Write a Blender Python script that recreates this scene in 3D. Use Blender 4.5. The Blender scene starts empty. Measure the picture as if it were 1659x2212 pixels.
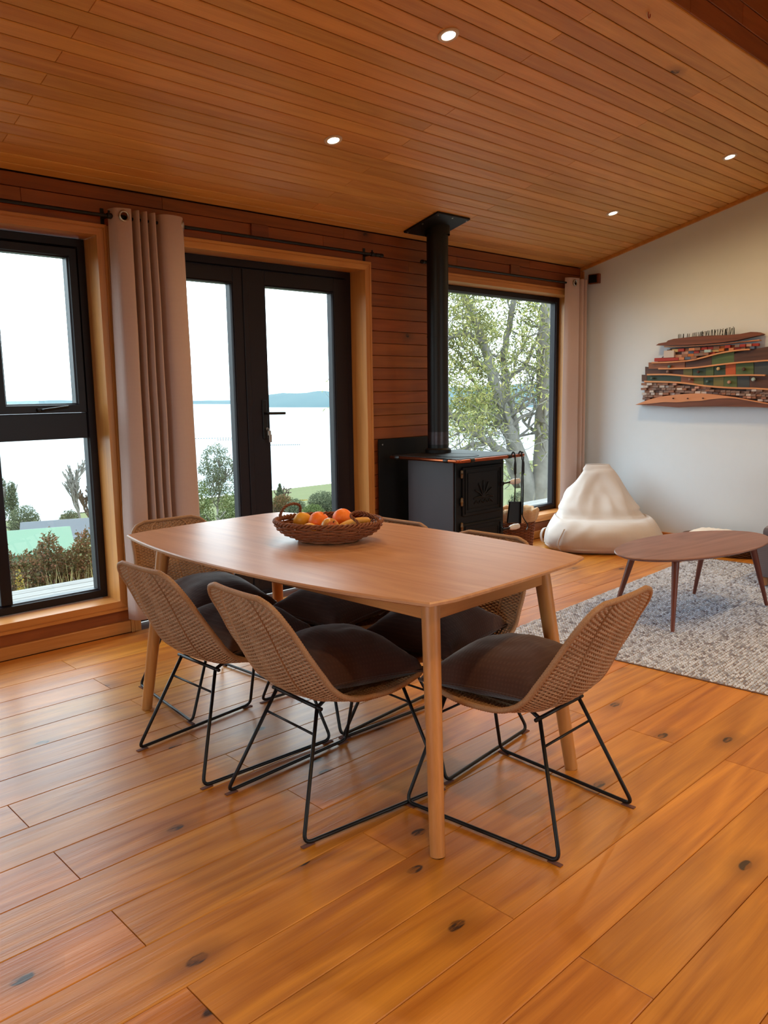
import bpy, math, random
from mathutils import Vector, Matrix, Quaternion, noise as mnoise

# ------------------------------------------------------------------ camera, sky, exposure
F_PX, IMG_W, IMG_H = 1725.8, 1659.0, 2212.0
CAM_H = 1.31
YAW, PITCH, ROLL = math.radians(43.686), math.radians(-8.557), math.radians(-0.834)
_f = Vector((math.sin(YAW)*math.cos(PITCH), math.cos(YAW)*math.cos(PITCH), math.sin(PITCH)))
_r0 = Vector((math.cos(YAW), -math.sin(YAW), 0)); _u0 = _r0.cross(_f)
_r = _r0*math.cos(ROLL) + _u0*math.sin(ROLL); _u = -_r0*math.sin(ROLL) + _u0*math.cos(ROLL)
CAM = Vector((0, 0, CAM_H))
scene = bpy.context.scene
col = scene.collection
cd = bpy.data.cameras.new('camera'); cam = bpy.data.objects.new('camera', cd); col.objects.link(cam)
cd.sensor_fit = 'VERTICAL'; cd.sensor_height = 36.0; cd.sensor_width = 27.0
cd.lens = F_PX/IMG_H*36.0; cd.clip_start = 0.05; cd.clip_end = 20000
cam.matrix_world = Matrix(((_r.x, _u.x, -_f.x, 0), (_r.y, _u.y, -_f.y, 0), (_r.z, _u.z, -_f.z, CAM_H), (0, 0, 0, 1)))
scene.camera = cam

SKY_STRENGTH = 6.5
world = bpy.data.worlds.new('overcast_sky'); scene.world = world; world.use_nodes = True
bg = world.node_tree.nodes['Background']; bg.inputs[0].default_value = (0.80, 0.93, 1.0, 1); bg.inputs[1].default_value = SKY_STRENGTH
scene.view_settings.view_transform = 'Standard'; scene.view_settings.look = 'None'
scene.view_settings.gamma = 1.0; scene.view_settings.use_curve_mapping = False
scene.view_settings.exposure = 0.0
scene.cycles.use_denoising = True
scene.cycles.max_bounces = 10; scene.cycles.diffuse_bounces = 6; scene.cycles.glossy_bounces = 4
scene.cycles.transparent_max_bounces = 16; scene.cycles.caustics_reflective = False; scene.cycles.caustics_refractive = False
scene.cycles.sample_clamp_indirect = 6.0
LAMP_W = 34.0           # each ceiling spot
LAMP_COL = (1.0, 0.66, 0.30)
def portal(name, x0, x1, z0, z1, y, rx=-math.pi/2, side=False):
    l = bpy.data.lights.new(name, 'AREA'); l.shape = 'RECTANGLE'; l.size = x1-x0; l.size_y = z1-z0
    l.cycles.is_portal = True
    o = bpy.data.objects.new(name, l); col.objects.link(o); o.location = ((x0+x1)/2, y, (z0+z1)/2); o.rotation_euler = (rx, 0, 0)
    if side: o.location = (y, (x0+x1)/2, (z0+z1)/2); o.rotation_euler = (math.pi/2, 0, -math.pi/2)
portal('sky_portal', 0.8, 1.90, 0.2, 2.12, 4.34)
portal('sky_portal', 2.03, 3.78, 0.0, 2.12, 4.34)
portal('sky_portal', 4.63, 6.31, 0.2, 2.13, 4.34)
portal('sky_portal', 2.2, 4.3, 0.45, 2.25, -2.74, math.pi/2)
portal('sky_portal', .4, 2.4, .5, 2.2, -2.34, 0, True)

# ------------------------------------------------------------------ pixel helpers (a pixel is a direction only)
def ray(x, y): return _r*((x-IMG_W/2)/F_PX) - _u*((y-IMG_H/2)/F_PX) + _f
def on_z(x, y, z): d = ray(x, y); return CAM + d*((z-CAM.z)/d.z)
def on_x(x, y, X): d = ray(x, y); return CAM + d*(X/d.x)
def on_y(x, y, Y): d = ray(x, y); return CAM + d*(Y/d.y)
def at_dist(x, y, D): d = ray(x, y); return CAM + d*(D/math.hypot(d.x, d.y))

# ------------------------------------------------------------------ mesh helpers
class MB:
    def __init__(s): s.v = []; s.f = []
    def add(s, vs, fs):
        n = len(s.v); s.v += [tuple(p) for p in vs]; s.f += [tuple(i+n for i in f) for f in fs]; return s
    def box(s, x0, x1, y0, y1, z0, z1):
        return s.add([(x0,y0,z0),(x1,y0,z0),(x1,y1,z0),(x0,y1,z0),(x0,y0,z1),(x1,y0,z1),(x1,y1,z1),(x0,y1,z1)],
                     [(3,2,1,0),(4,5,6,7),(0,1,5,4),(1,2,6,5),(2,3,7,6),(3,0,4,7)])
    def bevel_box(s, x0, x1, y0, y1, z0, z1, b):
        """box with all edges chamfered by b"""
        vs, idx = [], {}
        X, Y, Z = (x0, x1), (y0, y1), (z0, z1)
        for i in (0,1):
            for j in (0,1):
                for k in (0,1):
                    sx, sy, sz = (b if i==0 else -b), (b if j==0 else -b), (b if k==0 else -b)
                    idx[i,j,k,0] = len(vs); vs.append((X[i], Y[j]+sy, Z[k]+sz))
                    idx[i,j,k,1] = len(vs); vs.append((X[i]+sx, Y[j], Z[k]+sz))
                    idx[i,j,k,2] = len(vs); vs.append((X[i]+sx, Y[j]+sy, Z[k]))
        fs = []
        q = lambda a: [idx[t] for t in a]
        fs += [q([(0,0,0,0),(0,0,1,0),(0,1,1,0),(0,1,0,0)]), q([(1,0,0,0),(1,1,0,0),(1,1,1,0),(1,0,1,0)])]
        fs += [q([(0,0,0,1),(1,0,0,1),(1,0,1,1),(0,0,1,1)]), q([(0,1,0,1),(0,1,1,1),(1,1,1,1),(1,1,0,1)])]
        fs += [q([(0,0,0,2),(0,1,0,2),(1,1,0,2),(1,0,0,2)]), q([(0,0,1,2),(1,0,1,2),(1,1,1,2),(0,1,1,2)])]
        for j in (0,1):
            for k in (0,1): fs.append(q([(0,j,k,1),(1,j,k,1),(1,j,k,2),(0,j,k,2)]))
        for i in (0,1):
            for k in (0,1): fs.append(q([(i,0,k,0),(i,1,k,0),(i,1,k,2),(i,0,k,2)]))
        for i in (0,1):
            for j in (0,1): fs.append(q([(i,j,0,0),(i,j,1,0),(i,j,1,1),(i,j,0,1)]))
        for i in (0,1):
            for j in (0,1):
                for k in (0,1): fs.append(q([(i,j,k,0),(i,j,k,1),(i,j,k,2)]))
        return s.add(vs, fs)
    def tube(s, pts, rad, n=8, closed=False, cap=True, flat=1.0, up=None):
        pts = [Vector(p) for p in pts]; m = len(pts)
        rs = rad if isinstance(rad, (list, tuple)) else [rad]*m
        tang = []
        for i in range(m):
            a = pts[(i-1) % m] if (closed or i > 0) else pts[i]; b = pts[(i+1) % m] if (closed or i < m-1) else pts[i]
            t = (b-a); tang.append(t.normalized() if t.length > 1e-9 else Vector((0,0,1)))
        ref = Vector(up) if up else (Vector((0,0,1)) if abs(tang[0].z) < 0.9 else Vector((1,0,0)))
        nrm = (ref - tang[0]*ref.dot(tang[0])).normalized()
        vs = []
        for i in range(m):
            if up:
                ref = Vector(up); nn = ref - tang[i]*ref.dot(tang[i])
            else:
                nn = nrm - tang[i]*nrm.dot(tang[i])
            if nn.length > 1e-6: nrm = nn.normalized()
            bn = tang[i].cross(nrm)
            for k in range(n):
                a = 2*math.pi*k/n
                vs.append(pts[i] + nrm*(math.cos(a)*rs[i]*flat) + bn*(math.sin(a)*rs[i]))
        fs = []
        for i in range(m if closed else m-1):
            j = (i+1) % m
            for k in range(n):
                l = (k+1) % n; fs.append((i*n+k, i*n+l, j*n+l, j*n+k))
        if cap and not closed:
            fs.append(tuple(range(n-1, -1, -1))); fs.append(tuple((m-1)*n+k for k in range(n)))
        return s.add(vs, fs)
    def lathe(s, prof, n=24, c=(0,0,0), cap=True, axis='z'):
        vs, fs = [], []
        for r, z in prof:
            for k in range(n):
                a = 2*math.pi*k/n; p = (r*math.cos(a), r*math.sin(a), z)
                if axis == 'x': p = (p[2], p[0], p[1])
                if axis == 'y': p = (p[1], p[2], p[0])
                vs.append((p[0]+c[0], p[1]+c[1], p[2]+c[2]))
        for i in range(len(prof)-1):
            for k in range(n):
                l = (k+1) % n; fs.append((i*n+k, i*n+l, (i+1)*n+l, (i+1)*n+k))
        if cap:
            fs.append(tuple(range(n-1, -1, -1))); fs.append(tuple((len(prof)-1)*n+k for k in range(n)))
        return s.add(vs, fs)
    def prism(s, poly, d0, d1, plane='xy'):
        """extrude a 2-D polygon; plane says which axes it lies in"""
        n = len(poly)
        def mk(p, d): return (p[0], p[1], d) if plane == 'xy' else ((p[0], d, p[1]) if plane == 'xz' else (d, p[0], p[1]))
        vs = [mk(p, d0) for p in poly] + [mk(p, d1) for p in poly]
        fs = [tuple(range(n-1, -1, -1)), tuple(range(n, 2*n))] + [(i, (i+1) % n, n+(i+1) % n, n+i) for i in range(n)]
        return s.add(vs, fs)
    def grid(s, fn, nu, nv, closed_u=False):
        vs = [fn(i/(nu if closed_u else nu-1), j/(nv-1)) for j in range(nv) for i in range(nu)]
        fs = []
        for j in range(nv-1):
            for i in range(nu if closed_u else nu-1):
                k = (i+1) % nu; fs.append((j*nu+i, j*nu+k, (j+1)*nu+k, (j+1)*nu+i))
        return s.add(vs, fs)
    def mesh(s, name, mat=None, smooth=False):
        me = bpy.data.meshes.new(name); me.from_pydata(s.v, [], s.f); me.validate(); me.update()
        if mat:
            for m_ in (mat if isinstance(mat, (list, tuple)) else [mat]): me.materials.append(m_)
        if smooth:
            me.shade_smooth()
            if smooth != True: me.set_sharp_from_angle(angle=math.radians(smooth))
        return me
    def obj(s, name, mat, parent=None, smooth=False, loc=None, rot=None):
        return link(name, s.mesh(name, mat, smooth), parent, loc, rot)
def link(name, me, parent=None, loc=None, rot=None):
    o = bpy.data.objects.new(name, me); col.objects.link(o)
    if parent: o.parent = parent
    if loc is not None: o.location = loc
    if rot is not None: o.rotation_euler = rot
    return o
def tag(o, label, cat, group=None):
    o['label'] = label; o['category'] = cat
    if group: o['group'] = group
    return o
def thing(name, label, cat, loc=(0,0,0), rz=0.0, group=None):
    o = link(name, None, None, loc, (0,0,rz)); o.empty_display_size = 0.1
    return tag(o, label, cat, group)
def struct(o): o['kind'] = 'structure'; return o
def stuff(o): o['kind'] = 'stuff'; return o
def copy_tree(o, parent=None):
    c = o.copy(); col.objects.link(c); c.parent = parent
    for ch in list(o.children): copy_tree(ch, c)
    return c
def catmull(pts, per=8, closed=False):
    pts = [Vector(p) for p in pts]; n = len(pts); out = []
    for i in range(n if closed else n-1):
        p0 = pts[(i-1) % n] if (closed or i > 0) else pts[0]; p1 = pts[i]; p2 = pts[(i+1) % n]
        p3 = pts[(i+2) % n] if (closed or i+2 < n) else pts[-1]
        for k in range(per):
            t = k/per; t2 = t*t; t3 = t2*t
            out.append(0.5*((2*p1) + (p2-p0)*t + (2*p0-5*p1+4*p2-p3)*t2 + (3*p1-p0-3*p2+p3)*t3))
    if not closed: out.append(pts[-1])
    return out
def round_path(pts, r, n=5):
    """polyline with its inner corners rounded"""
    pts = [Vector(p) for p in pts]; out = [pts[0]]
    for i in range(1, len(pts)-1):
        a = (pts[i-1]-pts[i]); b = (pts[i+1]-pts[i]); rr = min(r, a.length*.45, b.length*.45)
        p, q = pts[i]+a.normalized()*rr, pts[i]+b.normalized()*rr
        for k in range(n+1):
            t = k/n; out.append(p*(1-t)**2 + pts[i]*2*t*(1-t) + q*t*t)
    out.append(pts[-1]); return out
def lerp_tab(tab, t):
    for i in range(len(tab)-1):
        if t <= tab[i+1][0]:
            a, b = tab[i], tab[i+1]; k = (t-a[0])/max(1e-9, b[0]-a[0]); k = max(0, min(1, k)); k = k*k*(3-2*k)*.5 + k*.5
            return [a[j]+(b[j]-a[j])*k for j in range(1, len(a))]
    return list(tab[-1][1:])

# ------------------------------------------------------------------ materials
def lin(r, g, b):
    f = lambda c: ((c/255+0.055)/1.055)**2.4 if c/255 > 0.04045 else c/255/12.92
    return (f(r), f(g), f(b), 1.0)
class NT:
    def __init__(s, name):
        s.m = bpy.data.materials.new(name); s.m.use_nodes = True; s.t = s.m.node_tree; s.b = s.t.nodes['Principled BSDF']
    def n(s, typ, **kw):
        x = s.t.nodes.new('ShaderNode'+typ)
        for k, v in kw.items():
            if k.startswith('i_'):
                key = k[2:]; key = int(key) if key.isdigit() else key.replace('_', ' ')
                x.inputs[key].default_value = v
            else: setattr(x, k, v)
        return x
    def l(s, a, b): s.t.links.new(a, b)
    def math(s, op, a, b=None):
        x = s.n('Math', operation=op)
        for i, v in enumerate((a, b)):
            if v is None: continue
            if isinstance(v, (int, float)): x.inputs[i].default_value = v
            else: s.l(v, x.inputs[i])
        return x.outputs[0]
    def mix(s, fac, a, b, mode='MIX'):
        x = s.n('Mix', data_type='RGBA', blend_type=mode)
        for i, v in ((0, fac), (6, a), (7, b)):
            if isinstance(v, (int, float, tuple)): x.inputs[i].default_value = v
            else: s.l(v, x.inputs[i])
        return x.outputs[2]
    def ramp(s, fac, stops):
        x = s.n('ValToRGB'); e = x.color_ramp.elements
        while len(e) < len(stops): e.new(0.5)
        for i, (p, c) in enumerate(stops):
            e[i].position = p; e[i].color = c if isinstance(c, tuple) else (c, c, c, 1)
        s.l(fac, x.inputs[0]); return x.outputs[0]
    def coords(s, scale, rnd=True, kind='Object'):
        tc = s.n('TexCoord'); out = tc.outputs[kind]
        if rnd:
            oi = s.n('ObjectInfo'); cm = s.n('CombineXYZ')
            s.l(s.math('MULTIPLY', oi.outputs['Random'], 37.0), cm.inputs[0]); s.l(s.math('MULTIPLY', oi.outputs['Random'], 91.0), cm.inputs[1]); s.l(s.math('MULTIPLY', oi.outputs['Random'], 53.0), cm.inputs[2])
            va = s.n('VectorMath', operation='ADD'); s.l(out, va.inputs[0]); s.l(cm.outputs[0], va.inputs[1]); out = va.outputs[0]
        mp = s.n('Mapping'); mp.inputs['Scale'].default_value = scale; s.l(out, mp.inputs[0]); return mp.outputs[0]
    def noise(s, vec, scale=1, detail=4, rough=.55, dist=0):
        x = s.n('TexNoise'); x.inputs['Scale'].default_value = scale; x.inputs['Detail'].default_value = detail
        x.inputs['Roughness'].default_value = rough; x.inputs['Distortion'].default_value = dist
        s.l(vec, x.inputs['Vector']); return x.outputs[0]
    def bump(s, h, strength, dist=0.01):
        x = s.n('Bump'); x.inputs['Strength'].default_value = strength; x.inputs['Distance'].default_value = dist
        s.l(h, x.inputs['Height']); s.l(x.outputs[0], s.b.inputs['Normal'])
    def base(s, c):
        if isinstance(c, tuple): s.b.inputs['Base Color'].default_value = c
        else: s.l(c, s.b.inputs['Base Color'])
    def set(s, **kw):
        for k, v in kw.items():
            i = s.b.inputs[k.replace('_', ' ')]
            if isinstance(v, (int, float, tuple)): i.default_value = v
            else: s.l(v, i)
        return s

def ax(axis, a, c): return tuple(a if x == axis else c for x in 'xyz')
def wood(name, light, dark, axis='x', rough=.42, var=.22, knots=0.0, coat=0.0, bump=.15, rings=.35, scrape=0.0, spec=.5, knot_size=.05, knot_scale=2.2):
    N = NT(name)
    g1 = N.noise(N.coords(ax(axis, 1.3, 20)), 1, 5, .6, .6)
    g2 = N.noise(N.coords(ax(axis, 3.5, 170)), 1, 3, .6)
    low = N.noise(N.coords(ax(axis, .45, 4.2)), 1, 2, .5, .4)
    ring = N.math('PINGPONG', N.math('MULTIPLY', low, 9.0), .5)
    ring = N.math('MULTIPLY', ring, 2.0)
    f = N.math('ADD', N.math('MULTIPLY', g1, .55), N.math('MULTIPLY', g2, .28))
    f = N.math('ADD', f, N.math('MULTIPLY', ring, rings*.5))
    fac = N.ramp(f, [(0.32, 0.0), (0.74, 1.0)])
    c = N.mix(fac, light, dark)
    if knots:
        v = N.n('TexVoronoi', feature='F1', voronoi_dimensions='2D'); v.inputs['Scale'].default_value = 1
        wob = N.noise(N.coords((9, 9, 9)), 1, 3)
        cv = N.coords(ax(axis, knot_scale*.55, knot_scale)); va = N.n('VectorMath', operation='ADD'); N.l(cv, va.inputs[0])
        sc = N.n('VectorMath', operation='SCALE'); sc.inputs['Scale'].default_value = .09; cmb = N.n('CombineXYZ')
        N.l(wob, cmb.inputs[0]); N.l(wob, cmb.inputs[1]); N.l(cmb.outputs[0], sc.inputs[0]); N.l(sc.outputs[0], va.inputs[1]); N.l(va.outputs[0], v.inputs['Vector'])
        sepc = N.n('SeparateColor'); N.l(v.outputs['Color'], sepc.inputs[0])
        on = N.math('GREATER_THAN', sepc.outputs[0], 1-knots)
        halo = N.math('MULTIPLY', N.ramp(v.outputs['Distance'], [(0.0, 1.0), (knot_size*3.2, 0.0)]), on)
        core = N.math('MULTIPLY', N.ramp(v.outputs['Distance'], [(knot_size*.62, 1.0), (knot_size*.8, 0.0)]), on)
        d2 = tuple(x*.55 for x in dark[:3])+(1,); d3 = tuple(x*.10 for x in dark[:3])+(1,)
        c = N.mix(N.math('MULTIPLY', halo, .75), c, d2)
        crack = N.ramp(N.noise(N.coords(ax(axis, 14, 60)), 1, 3), [(.45, 1.0), (.56, .35)])
        c = N.mix(N.math('MULTIPLY', core, crack), c, d3)
    oi = N.n('ObjectInfo'); hsv = N.n('HueSaturation')
    N.l(N.math('ADD', N.math('MULTIPLY', oi.outputs['Random'], var), 1-var*.5), hsv.inputs['Value'])
    rn2 = N.math('FRACT', N.math('MULTIPLY', oi.outputs['Random'], 17.3))
    N.l(N.math('ADD', N.math('MULTIPLY', rn2, .010), .497), hsv.inputs['Hue']); N.l(c, hsv.inputs['Color'])
    N.base(hsv.outputs[0])
    N.set(Roughness=rough, Specular_IOR_Level=spec)
    if coat: N.set(Coat_Weight=coat, Coat_Roughness=.22)
    h = N.math('ADD', N.math('MULTIPLY', g2, .5), N.math('MULTIPLY', g1, .5))
    if scrape:
        h = N.math('ADD', h, N.math('MULTIPLY', N.noise(N.coords(ax(axis, 2.2, 26)), 1, 2), scrape))
    N.bump(h, bump, .004)
    return N.m
def plain(name, c, rough=.5, metal=0.0, spec=.5, noise_amt=.08, nscale=30, bump=.05, coat=0.0, sheen=0.0):
    N = NT(name); nz = N.noise(N.coords((nscale,)*3, False), 1, 4)
    d = tuple(x*(1-noise_amt*2) for x in c[:3])+(1,)
    N.base(N.mix(nz, d, c)); N.set(Roughness=rough, Metallic=metal, Specular_IOR_Level=spec)
    if coat: N.set(Coat_Weight=coat)
    if sheen: N.set(Sheen_Weight=sheen)
    if bump: N.bump(nz, bump, .003)
    return N.m
def fabric(name, c1, c2, scale=700, rough=.95, bump=.25, sheen=.15, translucent=0.0, blotch=3.0):
    N = NT(name); w1 = N.n('TexWave', wave_type='BANDS', bands_direction='X'); w2 = N.n('TexWave', wave_type='BANDS', bands_direction='Z')
    for w in (w1, w2): w.inputs['Scale'].default_value = scale/20; w.inputs['Distortion'].default_value = 2; w.inputs['Detail'].default_value = 1; N.l(N.coords((1,1,1), False), w.inputs[0])
    wv = N.math('MULTIPLY', w1.outputs['Fac'], w2.outputs['Fac'])
    nz = N.noise(N.coords((blotch,)*3), 1, 5); fac = N.math('ADD', N.math('MULTIPLY', wv, .3), N.math('MULTIPLY', nz, .7))
    N.base(N.mix(fac, c1, c2)); N.set(Roughness=rough, Specular_IOR_Level=.15, Sheen_Weight=sheen)
    N.bump(N.math('ADD', wv, N.math('MULTIPLY', N.noise(N.coords((scale*.4,)*3, False)), .8)), bump, .001)
    if translucent:
        tr = N.n('BsdfTranslucent'); tr.inputs[0].default_value = c2; mx = N.n('MixShader'); mx.inputs[0].default_value = translucent
        N.l(N.b.outputs[0], mx.inputs[1]); N.l(tr.outputs[0], mx.inputs[2]); N.l(mx.outputs[0], N.t.nodes['Material Output'].inputs[0])
    return N.m
def island_mat(name, stops, rough=.8, spec=.2, sheen=0.0, trans=0.0):
    """colour differs from piece to piece of one mesh"""
    N = NT(name); g = N.n('NewGeometry'); c = N.ramp(g.outputs['Random Per Island'], stops)
    N.base(c); N.set(Roughness=rough, Specular_IOR_Level=spec, Sheen_Weight=sheen)
    if trans:
        tr = N.n('BsdfTranslucent'); N.l(c, tr.inputs[0]); mx = N.n('MixShader'); mx.inputs[0].default_value = trans
        N.l(N.b.outputs[0], mx.inputs[1]); N.l(tr.outputs[0], mx.inputs[2]); N.l(mx.outputs[0], N.t.nodes['Material Output'].inputs[0])
    return N.m
def glass_pane(name):
    N = NT(name); t = N.t; t.nodes.remove(N.b)
    tr = N.n('BsdfTransparent'); tr.inputs[0].default_value = (.94, .97, .97, 1)
    gl = N.n('BsdfGlossy'); gl.inputs['Roughness'].default_value = .01
    lw = N.n('LayerWeight'); lw.inputs[0].default_value = .5; mx = N.n('MixShader')
    N.l(N.math('ADD', N.math('MULTIPLY', N.math('POWER', lw.outputs['Facing'], 5.0), .6), .03), mx.inputs[0]); N.l(tr.outputs[0], mx.inputs[1]); N.l(gl.outputs[0], mx.inputs[2]); N.l(mx.outputs[0], t.nodes['Material Output'].inputs[0])
    return N.m
def emit(name, c, s):
    N = NT(name); N.base((0,0,0,1)); N.set(Emission_Color=c, Emission_Strength=s); return N.m

M = {}
M['floor'] = wood('oak_floor', lin(210,137,50), lin(162,92,26), 'x', rough=.40, var=.20, knots=.55, coat=.12, bump=.35, rings=.42, scrape=1.1, knot_size=.070, knot_scale=3.3)
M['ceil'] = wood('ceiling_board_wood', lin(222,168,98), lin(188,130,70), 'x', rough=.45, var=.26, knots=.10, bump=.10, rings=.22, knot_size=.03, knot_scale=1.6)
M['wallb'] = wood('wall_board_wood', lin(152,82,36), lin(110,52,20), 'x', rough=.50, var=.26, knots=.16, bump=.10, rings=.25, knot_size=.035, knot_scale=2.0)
M['trimx'] = wood('trim_wood_horizontal', lin(206,142,76), lin(170,104,48), 'x', rough=.38, var=.12, bump=.08, rings=.2)
M['trimz'] = wood('trim_wood_vertical', lin(206,142,76), lin(170,104,48), 'z', rough=.38, var=.12, bump=.08, rings=.2)
M['dark_gap'] = plain('groove_wood', lin(104,56,22), .8)
M['frame'] = plain('dark_window_frame', lin(27,21,28), .42, spec=.3, noise_amt=.05, nscale=60, bump=.02)
M['glass'] = glass_pane('window_glass')
M['white_wall'] = plain('white_plaster', lin(216,226,236), .85, spec=.2, noise_amt=.02, nscale=12, bump=.05)
M['black'] = plain('black_metal', lin(16,14,15), .45, metal=.0, spec=.35, nscale=80, bump=.03)
M['steel'] = plain('brushed_steel', lin(190,186,180), .3, metal=1.0)
# ------------------------------------------------------------------ room shell
YW, XR, SL, ZC, YSTEP = 4.135, 6.46, 0.25, 2.385, 1.834
XL, YB = -2.2, -2.6
def zceil(y): return ZC + SL*(YW-y)
random.seed(7)
_plank_cache = {}
def plank_mesh(L, W, T, ch, mat, cx=None):
    """board: visible face at z=0, long axis x, its visible edges chamfered"""
    key = (round(L, 3), round(W, 4), round(T, 3), ch, mat.name)
    if key in _plank_cache: return _plank_cache[key]
    a, b = L/2, W/2; cx = ch*.5
    v = [(-a,-b,-T),(a,-b,-T),(a,b,-T),(-a,b,-T),(-a,-b,-ch),(a,-b,-ch),(a,b,-ch),(-a,b,-ch),(-a+cx,-b+ch,0),(a-cx,-b+ch,0),(a-cx,b-ch,0),(-a+cx,b-ch,0)]
    f = [(3,2,1,0),(0,1,5,4),(1,2,6,5),(2,3,7,6),(3,0,4,7),(4,5,9,8),(5,6,10,9),(6,7,11,10),(7,4,8,11),(8,9,10,11)]
    me = MB().add(v, f).mesh('board', mat); _plank_cache[key] = me; return me

# floor: planks run along the window wall
floor = struct(MB().box(XL, XR, YB, 4.30, -0.12, -0.016).obj('floor', M['dark_gap']))
PW = 0.1877
row_edges = [1.8576 + PW*k for k in range(-24, 13)]
for k in range(len(row_edges)-1):
    y0, y1 = row_edges[k], row_edges[k+1]
    if y1 < YB or y0 > 4.13: continue
    y0, y1 = max(y0, YB), min(y1, 4.14)
    A = ((k-24) % 2 == 1)       # the row just below y=1.8576 carries joints at x=0.78
    off = 0.782 if A else 1.486
    xs = [XL] + [off+1.93*n for n in range(-3, 5) if XL+.05 < off+1.93*n < XR-.05] + [XR]
    for x0, x1 in zip(xs[:-1], xs[1:]):
        me = plank_mesh(x1-x0-.0012, y1-y0-.0012, .015, .0022, M['floor'])
        link('plank', me, floor, ((x0+x1)/2, (y0+y1)/2, 0.0))

# sloped board ceiling
ANG = math.atan(SL)
ceiling = struct(MB().prism([(4.32, zceil(4.32)+.016), (YSTEP+.018, zceil(YSTEP+.018)+.016), (YSTEP+.018, zceil(YSTEP)+.16), (4.32, zceil(4.32)+.16)], XL, XR, 'yz').obj('ceiling', M['dark_gap']))
CP = 0.07825
def ceil_row(y0, y1, joints, gap):
    yc = (y0+y1)/2
    xs = [XL] + [j for j in joints if XL+.05 < j < XR-.05] + [XR-.004]
    for x0, x1 in zip(xs[:-1], xs[1:]):
        me = plank_mesh(x1-x0-.001, (y1-y0)/math.cos(ANG)-gap, .014, .003, M['ceil'])
        link('board', me, ceiling, ((x0+x1)/2, yc, zceil(yc)), (math.pi-ANG, 0, 0))
for k in range(-3, 25):
    y1 = 3.913-CP*k; y0 = y1-CP
    if y0 > YW: continue
    y1 = min(y1, YW)
    ceil_row(y0, y1, [1.40-3.04, 1.40, 4.44] if k % 2 == 0 else [.19, 3.23, 6.27], .0055)
ceil_row(YSTEP, 3.913-CP*25, [-1.2, 2.35, 5.4], .001)
# the step up behind it: board face and the higher roof
wall_step = struct(MB().box(XL, XR, YSTEP+.016, YSTEP+.12, zceil(YSTEP)+.16, 3.80).obj('wall_clerestory', M['dark_gap']))
for k in range(8):
    z0 = zceil(YSTEP)+.012+k*.105; z1 = z0+.105
    if k == 0: z0 += .0
    js = [XL, .4+(k % 3)*.9, 3.7+((k*5) % 4)*.55, XR]
    for x0, x1 in zip(js[:-1], js[1:]):
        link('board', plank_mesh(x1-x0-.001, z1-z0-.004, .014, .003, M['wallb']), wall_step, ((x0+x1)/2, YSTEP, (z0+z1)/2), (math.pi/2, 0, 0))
upper = struct(MB().prism([(YSTEP+.12, 3.80), (YB, 3.30), (YB, 3.42), (YSTEP+.12, 3.92)], XL, XR, 'yz').obj('ceiling', M['ceil']))
for k in range(22):
    y1 = YSTEP - k*.2; y0 = y1-.2
    yc = (y0+y1)/2; s2 = .5/(YSTEP+.12-YB)
    if y0 < YB: break
    link('board', plank_mesh(XR-XL-.01, .2-.006, .012, .003, M['ceil']), upper, ((XL+XR)/2, yc, 3.80-(YSTEP+.12-yc)*s2-.012), (math.pi+math.atan(s2), 0, 0))

# walls
profile = [(YB, 0), (4.30, 0), (4.30, zceil(4.30)+.0), (YSTEP, zceil(YSTEP)), (YSTEP+.1, 3.80), (YB, 3.30)]
wall_east = struct(MB().prism([(YB, -.12), (4.30, -.12), (4.30, zceil(4.30)+.16), (YSTEP+.12, zceil(YSTEP)+.16), (YSTEP+.12, 3.92), (YB, 3.42)], XR, XR+.15, 'yz').obj('wall_east', M['white_wall']))
wall_west = struct(MB().prism([(YB, 2.2), (4.30, 2.2), (4.30, zceil(4.30)+.16), (YSTEP+.12, zceil(YSTEP)+.16), (YSTEP+.12, 3.92), (YB, 3.42)], XL-.15, XL, 'yz').box(XL-.15, XL, YB, .4, -.12, 2.2).box(XL-.15, XL, 2.4, 4.30, -.12, 2.2).box(XL-.15, XL, .4, 2.4, -.12, .5).obj('wall_west', M['white_wall']))
wall_south = struct(MB().box(XL-.15, 2.2, YB-.15, YB, -.12, 3.42).box(4.3, XR+.15, YB-.15, YB, -.12, 3.42).box(2.2, 4.3, YB-.15, YB, -.12, .45).box(2.2, 4.3, YB-.15, YB, 2.25, 3.42).obj('wall_south', M['white_wall']))
# thin wooden strips in the ceiling corner and along the white wall's foot
struct(MB().add([(XR-.022, YW, zceil(YW)-.028), (XR-.022, YSTEP, zceil(YSTEP)-.028), (XR, YSTEP, zceil(YSTEP)-.028), (XR, YW, zceil(YW)-.028),
                 (XR-.022, YW, zceil(YW)-.001), (XR-.022, YSTEP, zceil(YSTEP)-.001), (XR, YSTEP, zceil(YSTEP)-.001), (XR, YW, zceil(YW)-.001)],
                [(3,2,1,0),(4,5,6,7),(0,1,5,4),(1,2,6,5),(2,3,7,6),(3,0,4,7)]).obj('trim_1', M['trimx']))
struct(MB().box(XR-.02, XR, YW-.03, YW, .07, ZC-.03).obj('trim_2', M['trimz']))
struct(MB().bevel_box(XR-.015, XR, YB, YW-.02, 0, .075, .003).obj('baseboard_east', M['trimx']))
struct(MB().bevel_box(XL, XR-.016, 4.115, YW, 0, .066, .003).obj('baseboard_north', M['trimx'])) if False else None

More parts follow.
